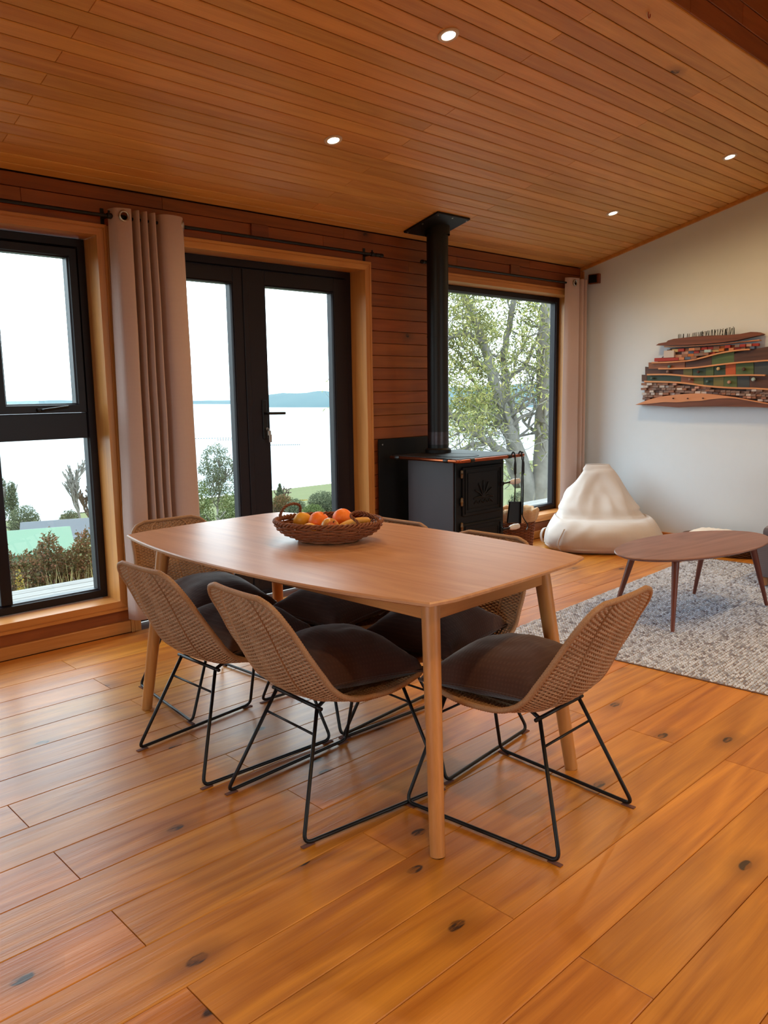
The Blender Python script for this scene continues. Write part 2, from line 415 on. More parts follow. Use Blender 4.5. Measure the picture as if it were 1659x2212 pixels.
# north wall with its three openings
OPEN = {'w1': (.77, 1.906, .188, 2.132), 'd1': (2.02, 3.784, 0.0, 2.127), 'w2': (4.62, 6.312, .205, 2.128)}
LN = .022
mb = MB(); y0, y1 = YW+.015, 4.30
ex = []
for k in ('w1', 'd1', 'w2'):
    a, b, c, d = OPEN[k]; ex.append((a-LN, b+LN, c-LN if c > 0 else -.12, d+LN))
prev = XL
for a, b, c, d in ex:
    mb.box(prev, a, y0, y1, -.12, ZC+.0); mb.box(a, b, y0, y1, d, ZC)
    if c > 0: mb.box(a, b, y0, y1, -.12, c)
    prev = b
mb.box(prev, XR, y0, y1, -.12, ZC)
wall_north = struct(mb.obj('wall_north', M['dark_gap']))
WP = .0837
CUT = [(.77-.05, 1.906+.05, .14, 2.18), (2.02-.05, 3.784+.05, -1, 2.175), (4.62-.05, 6.312+.05, .15, 2.175)]
zrows = [2.1478 - WP*k for k in range(-3, 27)]
for k, zt in enumerate(zrows):
    zb = zt-WP; zt = min(zt, ZC-.003); zb = max(zb, .0)
    if zt-zb < .015: continue
    segs = [(XL, XR-.02)]
    for a, b, c, d in CUT:
        if zb < d-.02 and zt > c+.02 and not (zt > d and zb < d - .0 and (zt-d) > .045):
            ns = []
            for s0, s1 in segs:
                if b <= s0 or a >= s1: ns.append((s0, s1)); continue
                if a > s0: ns.append((s0, a))
                if b < s1: ns.append((b, s1))
            segs = ns
    for s0, s1 in segs:
        js = [s0]
        if s1-s0 > 1.2:
            j = s0 + .4 + random.random()*1.3
            while j < s1-.35: js.append(j); j += 1.2+random.random()*1.6
        js.append(s1)
        for x0, x1 in zip(js[:-1], js[1:]):
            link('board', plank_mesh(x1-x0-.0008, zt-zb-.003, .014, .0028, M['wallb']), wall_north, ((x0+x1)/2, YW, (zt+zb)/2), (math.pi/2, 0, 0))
bb = struct(MB().bevel_box(XL, 1.962, 4.115, YW, 0, .066, .003).obj('baseboard_north', M['trimx']))
struct(MB().bevel_box(3.85, XR-.016, 4.115, YW, 0, .066, .003).obj('baseboard_north', M['trimx']))

# jamb liners and casings
def ring_side(x0, x1, z0, z1, prof, side, foot=False):
    """one mitred side of a rectangular frame; prof = [(outward offset, y)] closed loop"""
    def corner(cx, cz, o):
        return (x0-o if cx == 0 else x1+o, (z0-o if cz == 0 else z1+o) if not (foot and cz == 0) else z0)
    ends = {'left': ((0,0),(0,1)), 'top': ((0,1),(1,1)), 'right': ((1,1),(1,0)), 'bottom': ((1,0),(0,0))}[side]
    n = len(prof); vs = []
    for e in ends:
        for o, y in prof:
            px, pz = corner(e[0], e[1], o); vs.append((px, y, pz))
    fs = [tuple(range(n-1, -1, -1)), tuple(range(n, 2*n))] + [(i, (i+1) % n, n+(i+1) % n, n+i) for i in range(n)]
    return MB().add(vs, fs)
CAS = [(0,4.335),(0,4.113),(.001,4.112),(.034,4.112),(.036,4.1155),(.039,4.1155),(.041,4.111),(.055,4.111),(.057,4.113),(.057,YW+.0),(.02,YW+.0),(.02,4.335)]
def casing(n, key):
    a, b, c, d = OPEN[key]; foot = c == 0
    o = struct(link('trim_%d' % n, None)); o.empty_display_size = .1
    for s in ('left', 'top', 'right') + (() if foot else ('bottom',)):
        ring_side(a, b, c, d, CAS, s, foot).obj('casing_board', M['trimz'] if s in ('left', 'right') else M['trimx'], o)
    return o
casing(3, 'w1'); casing(4, 'd1'); casing(5, 'w2')

# window and door joinery
def rect_ring(mb, x0, x1, z0, z1, w, ya, yb, step=.0, bead=.010):
    """frame of width w (front face at ya, back at yb) with a small bead step at the inner edge"""
    prof = [(0, yb), (0, ya+.003), (-.003, ya), (-w+bead, ya), (-w+bead-.003, ya+.006), (-w, ya+.014), (-w, yb)]
    for s in ('left', 'top', 'right', 'bottom'):
        r = ring_side(x0, x1, z0, z1, prof, s); mb.add(r.v, r.f)
def pane(parent, x0, x1, z0, z1, y): return MB().box(x0, x1, y, y+.006, z0, z1).obj('pane', M['glass'], parent)
YF = 4.262
m1 = MB(); rect_ring(m1, .775, 1.904, .192, 2.128, .05, YF, 4.325)
m1.bevel_box(1.335, 1.393, YF, 4.325, .242, 2.078, .003); m1.bevel_box(1.393, 1.854, YF, 4.325, 1.086, 1.222, .003)
w1 = struct(m1.obj('window_1', M['frame']))
pane(w1, .825, 1.335, .242, 2.078, 4.30); pane(w1, 1.396, 1.854, .242, 1.086, 4.30)
ms = MB(); rect_ring(ms, 1.395, 1.852, 1.224, 2.076, .05, YF-.012, 4.315); sash = ms.obj('sash', M['frame'], w1)
pane(sash, 1.445, 1.802, 1.274, 2.026, 4.297)
MB().bevel_box(1.585, 1.635, YF-.03, YF-.012, 1.233, 1.251, .004).tube(round_path([(1.61, YF-.03, 1.242), (1.61, YF-.055, 1.242), (1.735, YF-.058, 1.256)], .015), .0075, 8).obj('handle', M['black'], sash, 40)
m3 = MB(); rect_ring(m3, 4.622, 6.310, .207, 2.126, .05, YF, 4.325)
w3 = struct(m3.obj('window_2', M['frame'])); pane(w3, 4.672, 6.26, .257, 2.076, 4.30)
md = MB(); a, b, c, d = OPEN['d1']
for s in ('left', 'top', 'right'):
    r = ring_side(a+.002, b-.002, .0, d-.002, [(0,4.325),(0,YF+.003),(-.003,YF),(-.042,YF),(-.05,YF+.008),(-.05,4.325)], s, True); md.add(r.v, r.f)
md.box(a+.05, b-.05, YF+.0, 4.325, .0, .025)
dr = struct(md.obj('door_1', M['frame']))
def leaf(x0, x1, gx0, gx1):
    m_ = MB(); ya, yb = YF-.008, 4.315; zt, zb, gt, gb = 2.072, .028, 1.985, .17
    pr = [(x0, x1, zb, zt)]
    m_.bevel_box(x0, gx0, ya, yb, zb, zt, .003); m_.bevel_box(gx1, x1, ya, yb, zb, zt, .003)
    m_.bevel_box(gx0, gx1, ya, yb, gt, zt, .003); m_.bevel_box(gx0, gx1, ya, yb, zb, gb, .003)
    q = MB(); rect_ring(q, gx0-.0, gx1+.0, gb-.0, gt+.0, .012, ya+.004, yb, bead=.006); m_.add(q.v, q.f)
    o = m_.obj('door_leaf', M['frame'], dr); pane(o, gx0+.01, gx1-.01, gb+.01, gt-.01, 4.292); return o
leaf(2.072, 2.892, 2.18, 2.815); rl = leaf(2.898, 3.732, 3.052, 3.622)
MB().bevel_box(2.884, 2.922, YF-.016, YF-.008, .03, 2.07, .003).obj('astragal', M['frame'], dr)
MB().bevel_box(2.998, 3.032, YF-.018, YF-.008, 1.02, 1.27, .004).obj('handle_plate', M['black'], rl)
MB().tube(round_path([(3.015, YF-.018, 1.185), (3.015, YF-.065, 1.185), (3.135, YF-.068, 1.183)], .02), .009, 8).obj('handle', M['black'], rl, 40)
MB().lathe([(.009, 0), (.009, .012)], 12, (3.02, YF-.03, 1.085), True, 'y').bevel_box(3.008, 3.032, YF-.052, YF-.048, 1.045, 1.075, .001).bevel_box(3.017, 3.023, YF-.05, YF-.03, 1.06, 1.09, .001).bevel_box(3.014, 3.034, YF-.056, YF-.053, 1.0, 1.05, .001).obj('key', M['steel'], rl)

# unseen south window added behind the camera to brighten the foreground
ms4 = MB(); rect_ring(ms4, 2.2, 4.3, .45, 2.25, .05, YB-.02, YB-.09)
for xm in (3.25,): ms4.bevel_box(xm-.03, xm+.03, YB-.09, YB-.02, .5, 2.2, .003)
w4 = struct(ms4.obj('fill_window_south', M['frame']))
for xa, xb in ((2.25, 3.22), (3.28, 4.25)): pane(w4, xa, xb, .5, 2.2, YB-.06)
w5m = MB()  # unseen west window, added as cool fill for west-facing surfaces
for ya, yb, za, zb in ((.4, .45, .5, 2.2), (2.35, 2.4, .5, 2.2), (.45, 2.35, .5, .55), (.45, 2.35, 2.15, 2.2), (1.37, 1.43, .55, 2.15)): w5m.bevel_box(XL-.09, XL-.02, ya, yb, za, zb, .003)
w5 = struct(w5m.obj('fill_window_west', M['frame']))
for ya, yb in ((.45, 1.37), (1.43, 2.35)): MB().box(XL-.06, XL-.054, ya, yb, .55, 2.15).obj('pane', M['glass'], w5)
# recessed ceiling spots
M['lamp_glow'] = emit('lamp_glow', (1.0, .86, .66, 1), 14.0)
M['lamp_ring'] = plain('lamp_ring_nickel', lin(214,196,178), .4)
lamp_txt = ['round recessed ceiling spot nearest the camera, above the table middle', 'round recessed ceiling spot above the far end of the dining table',
            'round recessed ceiling spot near the white wall, high at the right', 'round recessed ceiling spot near the white wall, lower towards the window']
for i, (x, y) in enumerate([(2.75, 2.44), (2.83, 3.30), (5.515, 2.42), (5.525, 3.28)]):
    t = thing('ceiling_spot', lamp_txt[i], 'ceiling light', (x, y, zceil(y)), 0, 'recessed ceiling spots'); t.rotation_euler = (-ANG, 0, 0)
    MB().lathe([(.030, .000), (.031, -.006), (.043, -.007), (.047, -.003), (.047, .001)], 28, cap=False).obj('trim_ring', M['lamp_ring'], t, 40)
    MB().lathe([(.0305, -.0015), (.0305, -.004), (.022, -.0065), (.010, -.0075)], 24).obj('lens', M['lamp_glow'], t, True)
    l = bpy.data.lights.new('spot_beam', 'SPOT'); l.energy = LAMP_W; l.color = LAMP_COL; l.spot_size = math.radians(172); l.spot_blend = 1.0; l.shadow_soft_size = .03
    lo = link('spot_beam', l, t, (0, 0, -.03))
# unseen spots added in the high roof behind the camera to warm the foreground
for i, (x, y) in enumerate([(.6, .4), (3.4, .4), (5.6, .4), (.6, -1.4), (3.4, -1.4)]):
    s2 = .5/(YSTEP+.12-YB); zz = 3.80-(YSTEP+.12-y)*s2-.014
    t = thing('ceiling_spot', 'unseen fill spot added in the high roof behind the camera', 'ceiling light', (x, y, zz), 0, 'unseen fill spots added in the high roof')
    MB().lathe([(.040, .002), (.041, -.006), (.055, -.007), (.059, -.003), (.059, .004)], 24, cap=False).obj('trim_ring', M['lamp_ring'], t, 40)
    MB().lathe([(.0405, .002), (.0405, -.004), (.022, -.0065)], 24).obj('lens', M['lamp_glow'], t, True)
    l = bpy.data.lights.new('spot_beam', 'SPOT'); l.energy = LAMP_W*2.9; l.color = LAMP_COL; l.spot_size = math.radians(130); l.spot_blend = .8; l.shadow_soft_size = .05
    link('spot_beam', l, t, (0, 0, -.03))
# ------------------------------------------------------------------ dining table
M['table'] = wood('table_oak', lin(196,144,110), lin(166,110,78), 'y', rough=.38, var=0, bump=.06, rings=.25)
M['table_leg'] = wood('table_leg_oak', lin(200,136,78), lin(166,104,54), 'z', rough=.42, var=.06, bump=.06, rings=.2)
M['table_rail'] = wood('table_rail_oak', lin(200,136,78), lin(166,104,54), 'y', rough=.42, var=.06, bump=.06, rings=.2)
M['table_railx'] = wood('table_end_rail_oak', lin(200,136,78), lin(166,104,54), 'x', rough=.42, var=.06, bump=.06, rings=.2)
TZ = .75
table = thing('dining_table', 'long oak dining table with bowed edges and round splayed legs', 'table', (1.885, 2.245, 0), math.radians(2.3))
HL, HE, HM = .828, .400, .500
def top_outline(inset, n=24):
    pts = []
    hl, he, hm = HL-inset, HE-inset, HM-inset; r = .018
    for i in range(n+1):           # right side, bowed
        t = -1+2*i/n; pts.append((he+(hm-he)*(1-abs(t)**2.2), t*(hl-r*.9)))
    for i in range(1, 10): 
        t = 1-2*i/10; pts.append((t*(he-.012), hl+.012*(1-t*t)))
    for i in range(n+1):
        t = 1-2*i/n; pts.append((-(he+(hm-he)*(1-abs(t)**2.2)), t*(hl-r*.9)))
    for i in range(1, 10):
        t = -1+2*i/10; pts.append((t*(he-.012), -hl-.012*(1-t*t)))
    return pts
mb = MB(); rings_ = [(.004, TZ), (.0, TZ-.004), (.0, TZ-.011), (.035, TZ-.025)]
ol = [top_outline(i) for i, z in rings_]; n = len(ol[0])
vs = [(p[0], p[1], z) for o, (i, z) in zip(ol, rings_) for p in o]
fs = [tuple(range(n))] + [tuple(3*n+k for k in range(n-1, -1, -1))]
for k in range(3):
    for i in range(n): j = (i+1) % n; fs.append((k*n+i, (k+1)*n+i, (k+1)*n+j, k*n+j))
mb.add(vs, fs).obj('tabletop', M['table'], table, 35)
for sx in (-1, 1):
    for sy in (-1, 1):
        top = Vector((sx*.285, sy*.715, TZ-.025)); bot = Vector((sx*.362, sy*.803, 0)); leg = MB(); pts, rs = [], []
        for k in range(9):
            t = k/8; pts.append(top.lerp(bot, t)); rs.append(.0275-.0055*t)
        pts.append(bot - (bot-top).normalized()*.0); 
        leg.tube(pts, rs+[.0205], 20).obj('leg', M['table_leg'], table, 40)
for sx in (-1, 1): MB().bevel_box(sx*.288-.011, sx*.288+.011, -.70, .70, TZ-.088, TZ-.026, .002).obj('apron_rail', M['table_rail'], table)
for sy in (-1, 1): MB().bevel_box(-.27, .27, sy*.722-.011, sy*.722+.011, TZ-.088, TZ-.026, .002).obj('apron_rail', M['table_railx'], table)

# ------------------------------------------------------------------ woven rattan chairs
def rattan(name, a, b, c):
    N = NT(name); g = N.n('NewGeometry'); nz = N.noise(N.coords((14,14,14)), 1, 4); f = N.noise(N.coords((300,300,300), False), 1, 2)
    cc = N.mix(N.math('ADD', N.math('MULTIPLY', nz, .5), N.math('MULTIPLY', g.outputs['Random Per Island'], .5)), a, b); cc = N.mix(N.math('MULTIPLY', N.ramp(f, [(.45, 0.0), (.75, 1.0)]), .6), cc, c)
    N.base(cc); N.set(Roughness=.55, Specular_IOR_Level=.35); N.bump(f, .3, .001); return N.m
M['rattan'] = rattan('rattan', lin(192,154,120), lin(154,116,84), lin(104,72,48))
M['rattan_rim'] = rattan('rattan_rim', lin(176,138,104), lin(150,110,78), lin(108,74,48))
M['cushion'] = fabric('dark_brown_wool', lin(60,36,30), lin(84,56,46), 500, .95, .35, .35, blotch=6)
M['felt'] = plain('brown_felt', lin(110,70,60), .95)
PROF = [(-.338,.738), (-.318,.682), (-.292,.62), (-.258,.53), (-.222,.455), (-.180,.405), (-.120,.375), (-.05,.364), (.05,.364), (.13,.368), (.20,.376), (.255,.383)]
PC = catmull([(p[0], 0, p[1]) for p in PROF], 12)
_len = [0.0]
for i in range(1, len(PC)): _len.append(_len[-1]+(PC[i]-PC[i-1]).length)
SL_TOT = _len[-1]
def prof_at(d):
    d = max(0, min(SL_TOT, d))
    for i in range(len(_len)-1):
        if d <= _len[i+1]:
            k = (d-_len[i])/(_len[i+1]-_len[i]); p = PC[i].lerp(PC[i+1], k); t = (PC[i+1]-PC[i]).normalized(); return p, t
    return PC[-1], (PC[-1]-PC[-2]).normalized()
WT = [(0, .176), (.12, .200), (.30, .222), (.45, .232), (.60, .236), (.78, .228), (1.0, .205)]
def half_w(d):
    w = lerp_tab(WT, d/SL_TOT)[0]; r = .058
    for e in (d, SL_TOT-d):
        if e < r: w = w - r + math.sqrt(max(0, r*r-(r-e)**2))
    return w
def shell(d, t, off=0.0):
    """point of the seat shell: d along the profile, t in -1..1 across, off along the outer normal"""
    p, tg = prof_at(d); nrm = Vector((-tg.z, 0, tg.x))        # up/forward side
    w = half_w(d); s = d/SL_TOT
    curl = .050 if s < .45 else (.050-.022*min(1, (s-.45)/.3))
    curl *= min(1.0, .10+s*2.6)
    q = Vector((p.x, t*w, p.z)) + nrm*(curl*(abs(t)**2.3)+off)
    return q
def make_shell_mesh():
    nst = 29; rows = 124; seg = 3; mb = MB()
    stakes = [-1+2*i/(nst-1) for i in range(nst)]
    for r in range(rows):
        d = .006+(SL_TOT-.012)*r/(rows-1); pts = []
        m = (nst-1)*seg
        for i in range(m+1):
            t = -1+2*i/m; ph = math.pi*i/seg
            off = .0030*math.cos(ph)*(1 if r % 2 == 0 else -1)
            pts.append(shell(d, t*.985, off))
        p, tg = prof_at(d); nrm = Vector((-tg.z, 0, tg.x))
        mb.tube(pts, .0035, 4, False, False, .6, up=nrm)
    for i, t in enumerate(stakes):
        if abs(t) > .99: continue
        pts = []
        dmax = [SL_TOT*k/40 for k in range(41)]
        for d in dmax: pts.append(shell(d, t, 0.0))
        wide = .0075 if i % 7 == 0 else .0030
        mb.tube(pts, wide, 4, False, True, .0036/wide if wide > .004 else 1.0, up=None)
    return mb.mesh('woven_shell', M['rattan'])
def rim_mesh():
    pts = []
    n1 = 60
    for i in range(n1+1): pts.append(shell(SL_TOT*i/n1, 1.0, 0))
    for i in range(1, 20): pts.append(shell(SL_TOT, 1-2*i/20, 0))
    for i in range(n1+1): pts.append(shell(SL_TOT*(1-i/n1), -1.0, 0))
    for i in range(1, 20): pts.append(shell(0, -1+2*i/20, 0))
    # resample evenly so that the wrapping reads as rings
    P = []
    for a, b in zip(pts, pts[1:]+pts[:1]):
        L = (b-a).length; k = max(1, int(round(L/.0042)))
        for j in range(k): P.append(a.lerp(b, j/k))
    rs = [.0083+(.0011 if i % 2 else -.0002) for i in range(len(P))]
    return MB().tube(P, rs, 7, True).mesh('rim', M['rattan_rim'], True)
SHELL_ME, RIM_ME = make_shell_mesh(), rim_mesh()
def leg_side(s):
    """one side loop: rear leg, floor rail, front leg"""
    return round_path([(-.13, s*.108, .357), (-.27, s*.213, .008), (.27, s*.255, .008), (.215, s*.110, .357)], .030, 6)
LEG_ME = {s: MB().tube(leg_side(s), .0062, 8).mesh('leg_loop', M['black'], True) for s in (-1, 1)}
def bar(z, front):
    a = Vector((.215, .110, .357)) if front else Vector((-.13, .108, .357)); b = Vector((.27, .255, .008)) if front else Vector((-.27, .213, .008))
    p = a.lerp(b, (a.z-z)/(a.z-b.z)); return [(p.x, -p.y, p.z), (p.x, p.y, p.z)]
BAR_ME = [MB().tube(bar(.285, f_), .0042, 6).mesh('crossbar', M['black'], True) for f_ in (False, True)]
SUB_ME = MB().tube([(-.13, -.108, .357), (.215, .110, .357)], .0062, 8).tube([(-.13, .108, .357), (.215, -.110, .357)], .0062, 8).tube([(-.13, -.13, .358), (-.13, .13, .358)], .0062, 8).tube([(.215, -.13, .358), (.215, .13, .358)], .0062, 8).mesh('seat_support', M['black'], True)
FELT_ME = MB().bevel_box(-.022, .022, -.008, .008, 0, .0035, .001).mesh('felt_pad', M['felt'])
def cushion_mesh(seed, h=.155, w=.206):
    mb = MB(); n = 26
    def surf(side):
        def fn(a, b):
            x, y = -1+2*a, -1+2*b
            e = max(0.0, (1-abs(x)**2.2))*max(0.0, (1-abs(y)**2.2)); hh = e**.48
            px = x*w*(1-.11*(1-y*y)); py = y*w*(1-.11*(1-x*x))
            nz = mnoise.noise(Vector((px*9+seed*3.1, py*9, side*.7+seed)))*.010 + mnoise.noise(Vector((px*24, py*24+seed, seed*2.0)))*.0035
            z = .056 + (hh*(h-.056)+nz*hh if side > 0 else -hh*.050)
            if side > 0: z += .010*math.exp(-((abs(x)-.92)**2+(abs(y)-.92)**2)/.02)
            return (px, py, z)
        return fn
    mb.grid(surf(1), n, n); k = len(mb.v); mb.grid(surf(-1), n, n)
    # turn the lower sheet over
    nf = (n-1)*(n-1); mb.f = mb.f[:nf] + [tuple(reversed(f)) for f in mb.f[nf:]]
    return mb
def seam_loop(seed, w=.206):
    pts = []
    for sx, sy, ex_, ey in ((-1,-1,1,-1), (1,-1,1,1), (1,1,-1,1), (-1,1,-1,-1)):
        for k in range(14):
            t = k/14; x, y = sx+(ex_-sx)*t, sy+(ey-sy)*t
            pts.append((x*w*(1-.11*(1-y*y)), y*w*(1-.11*(1-x*x)), .056))
    return MB().tube(pts, .0035, 6, True)
CHAIRS = [  # x, y, heading, label of chair, label of cushion
 (1.962, 1.432, 90, 'rattan dining chair at the near end of the table, nearest the coffee table', 'brown wool cushion on the chair at the near table end'),
 (1.588, 1.935, 0, 'rattan dining chair on the near long side, its back lowest in front', 'plump brown wool cushion on the front chair of the near side'),
 (1.550, 2.470, 0, 'rattan dining chair on the near long side, next to the left window', 'brown wool cushion on the left chair of the near side'),
 (1.800, 3.010, 270, 'rattan dining chair at the far table end beside the curtain', 'brown wool cushion on the chair at the far table end'),
 (2.140, 2.478, 180, 'rattan dining chair on the far side, behind the fruit basket', 'brown wool cushion on the far side chair behind the fruit basket'),
 (2.146, 1.955, 180, 'rattan dining chair on the far side, in front of the stove', 'brown wool cushion on the far side chair in front of the stove'),
]
for i, (x, y, hd, lab, clab) in enumerate(CHAIRS):
    rz = math.radians(hd + [2, -2, 2, -1, 1, 2][i])
    c = thing('rattan_chair', lab, 'chair', (x, y, 0), rz, 'woven rattan dining chairs around the table')
    stuff(link('woven_shell', SHELL_ME, c)); link('rim', RIM_ME, c)
    for s in (-1, 1): link('leg_loop', LEG_ME[s], c, (0, 0, .0025))
    for b_ in BAR_ME: link('crossbar', b_, c)
    link('seat_support', SUB_ME, c)
    for px, py in ((-.255, .213), (-.255, -.213), (.255, .254), (.255, -.254)): link('felt_pad', FELT_ME, c, (px, py, 0))
    cu = thing('seat_cushion', clab, 'cushion', (0, 0, 0), 0, 'brown wool cushions on the dining chairs')
    mw = Matrix.Translation((x, y, 0)) @ Matrix.Rotation(rz, 4, 'Z') @ Matrix.Translation((.046, [0,.01,0,-.01,0,.01][i], .370)) @ Matrix.Rotation(math.radians(4), 4, 'Y') @ Matrix.Rotation(math.radians([4,-6,5,-4,3,8][i]), 4, 'Z')
    cu.matrix_world = mw
    cushion_mesh(i*1.7+.3, [.172,.18,.175,.17,.17,.18][i]).obj('cover', M['cushion'], cu, True)
    seam_loop(i).obj('piping', M['cushion'], cu, True)

# ------------------------------------------------------------------ fruit basket
M['willow'] = rattan('willow', lin(150,88,52), lin(112,62,36), lin(70,36,20))
def woven_bowl(rz_prof, rx, ry, rows, nst, r_rod, r_stake, amp, lean=None, seg=4, jitter=.0):
    """rz_prof(t) -> (scale, z); rods go round in front of and behind the stakes"""
    mb = MB()
    for k in range(rows):
        t = k/(rows-1); pts = []; m = nst*seg
        for i in range(m):
            a = 2*math.pi*i/m; ph = math.pi*i/seg
            sc, z = rz_prof(t); o = amp*math.cos(ph)*(1 if k % 2 else -1)
            zz = z+jitter*math.sin(a*3+k*2.1)
            pts.append(((rx*sc+o)*math.cos(a), (ry*sc+o)*math.sin(a), zz))
        mb.tube(pts, r_rod, 5, True)
    for i in range(nst):
        a = 2*math.pi*i/nst; pts = []
        for k in range(14):
            sc, z = rz_prof(k/13); pts.append((rx*sc*math.cos(a), ry*sc*math.sin(a), z))
        mb.tube(pts, r_stake, 4)
    return mb
def twisted(path, r, turns, strands=3, n=40, rad=.5):
    P = catmull(path, max(2, n//(len(path)-1))); mb = MB(); m = len(P)
    for s in range(strands):
        pts = []
        for i, p in enumerate(P):
            tg = (P[min(m-1, i+1)]-P[max(0, i-1)]).normalized(); a = 2*math.pi*(turns*i/(m-1)+s/strands)
            u = tg.orthogonal().normalized() if i == 0 else (u - tg*u.dot(tg)).normalized(); b = tg.cross(u)
            pts.append(p + (u*math.cos(a)+b*math.sin(a))*r)
        mb.tube(pts, r*rad*1.5, 6)
    return mb
FB = Vector((1.925, 2.325, TZ+.0025))
fb = thing('fruit_basket', 'oval wicker fruit basket with two small loop handles on the table', 'basket', FB, math.radians(43.7-90+82))
def fprof(t):
    t2 = t; return (.52+.48*math.sin(t2*math.pi/2)**.9, .010+.064*t2**1.35)
RX, RY = .165, .205
stuff(woven_bowl(fprof, RX, RY, 13, 30, .0042, .003, .004, jitter=.0012).obj('woven_wall', M['willow'], fb, True))
mb = MB()
for k in range(9): 
    s = .06+.50*k/8; mb.tube([(RX*s*math.cos(2*math.pi*i/40), RY*s*math.sin(2*math.pi*i/40), .0055+.002*math.sin(i*1.57+k*3.14)) for i in range(40)], .0062, 5, True)
stuff(mb.obj('woven_base', M['willow'], fb, True))
mb = MB()
for s in range(3):
    pts = []
    for i in range(150):
        a = 2*math.pi*i/150; ph = a*22+s*2.094; pts.append(((RX+.006*math.cos(ph))*math.cos(a), (RY+.006*math.cos(ph))*math.sin(a), .076+.006*math.sin(ph)))
    mb.tube(pts, .0042, 5, True)
mb.obj('braided_rim', M['willow'], fb, True)
for a0, hh, tilt in ((math.radians(62), .055, -.01), (math.radians(242), .045, -.045)):
    da = math.radians(17); e0 = Vector((RX*math.cos(a0-da), RY*math.sin(a0-da), .072)); e1 = Vector((RX*math.cos(a0+da), RY*math.sin(a0+da), .072)); mid = (e0+e1)/2; inn = -Vector((mid.x, mid.y, 0)).normalized()
    pth = [e0+Vector((0,0,-.02)), e0+Vector((0,0,.012)), e0.lerp(e1, .12)+Vector((0,0,hh*.8))-inn*tilt, mid+Vector((0,0,hh))-inn*tilt*1.2, e0.lerp(e1, .88)+Vector((0,0,hh*.8))-inn*tilt, e1+Vector((0,0,.012)), e1+Vector((0,0,-.02))]
    twisted(pth, .0036, 6, 3, 48).obj('handle', M['willow'], fb, True)
def fruit_mat(name, c1, c2, rough=.42, nb=.15, sc=90, streak=None):
    N = NT(name); nz = N.noise(N.coords((6,6,6)), 1, 3); pore = N.noise(N.coords((sc,)*3, False), 1, 2)
    c = N.mix(nz, c1, c2)
    if streak:
        st = N.noise(N.coords((45,45,5)), 1, 4); c = N.mix(N.ramp(st, [(.45, 0.0), (.62, 1.0)]), c, streak)
    N.base(c); N.set(Roughness=rough, Subsurface_Weight=.08, Subsurface_Radius=(.01,.005,.002)); N.bump(pore, nb, .002); return N.m
M['orange'] = fruit_mat('orange_peel', lin(242,112,22), lin(252,134,34), .45, .3, 260)
M['apple'] = fruit_mat('apple_skin', lin(214,170,84), lin(206,150,70), .3, .02, 60, lin(190,96,60))
M['lemon'] = fruit_mat('lemon_peel', lin(226,160,40), lin(236,176,60), .42, .25, 220)
M['banana'] = fruit_mat('banana_peel', lin(222,170,78), lin(206,150,70), .5, .05, 40)
M['stem'] = plain('fruit_stem', lin(70,50,28), .8)
def sphere_prof(r, top=.0, n=14, sq=1.0):
    return [(max(.0005, r*math.sin(math.pi*k/n)), -r*sq*math.cos(math.pi*k/n)*(1-top*math.exp(-((math.pi*k/n-math.pi)**2)/.12))) for k in range(n+1)]
def fruit(name, label, cat, mat, prof, loc, rot, stemz=None):
    t = thing(name, label, cat, (0,0,0)); t.location = loc; t.rotation_euler = rot; t['group'] = 'fruit in the wicker basket'
    MB().lathe(prof, 24).obj('flesh', mat, t, True)
    if stemz is not None: MB().tube([(0,0,stemz-.004), (.001,0,stemz+.002), (.003,0,stemz+.007)], [.0028,.002,.0024], 6).obj('stem', M['stem'], t, True)
    return t
Rv = lambda a, r: Vector((math.cos(a)*r, math.sin(a)*r, 0))
cdir = Vector((_f.x, _f.y, 0)).normalized(); cright = Vector((_r0.x, _r0.y, 0)).normalized()
def fpos(right, depth, z): return FB + cright*right + cdir*depth + Vector((0,0,z))
fruit('orange', 'left orange in the fruit basket, behind the apple', 'orange', M['orange'], sphere_prof(.040, .06), fpos(-.037, .02, .067), (.5,.3,0), .037)
fruit('orange', 'right orange in the fruit basket, resting highest', 'orange', M['orange'], sphere_prof(.040, .06), fpos(.052, .065, .071), (-.4,.5,1), .037)
fruit('apple', 'pale streaked apple between the two oranges in the basket', 'apple', M['apple'], sphere_prof(.036, .16, 16, .92), fpos(.010, -.045, .057), (.7,-.4,.4), .027)
fruit('lemon', 'yellow lemon at the front left of the fruit basket', 'lemon', M['lemon'], [(.0005,-.040),(.006,-.036),(.017,-.028),(.026,-.014),(.029,0),(.026,.014),(.017,.028),(.006,.036),(.0005,.040)], fpos(-.068, -.045, .045), (1.4,.2,.5))
fruit('lemon', 'yellow lemon behind the left orange in the basket', 'lemon', M['lemon'], [(.0005,-.043),(.006,-.038),(.018,-.029),(.028,-.014),(.031,0),(.028,.014),(.018,.029),(.006,.038),(.0005,.043)], fpos(-.106, .066, .068), (1.1,.7,.2))
bt = thing('banana', 'ripe banana lying at the right inside the fruit basket', 'banana', fpos(.106, -.018, .060), 0, 'fruit in the wicker basket')
bp = catmull([-cright*.07+Vector((0,0,-.012))-cdir*.045, -cright*.03+Vector((0,0,.004))-cdir*.022, cright*.015+Vector((0,0,.010))+cdir*.008, cright*.05+Vector((0,0,.006))+cdir*.045], 6)
MB().tube(bp, [.005]+[.0145+.003*math.sin(math.pi*i/(len(bp)-3)) for i in range(len(bp)-2)]+[.006], 6).obj('peel', M['banana'], bt, True)
MB().tube([bp[-1], bp[-1]+(bp[-1]-bp[-2])*1.6], [.006,.005], 6).obj('stem', M['stem'], bt, True)
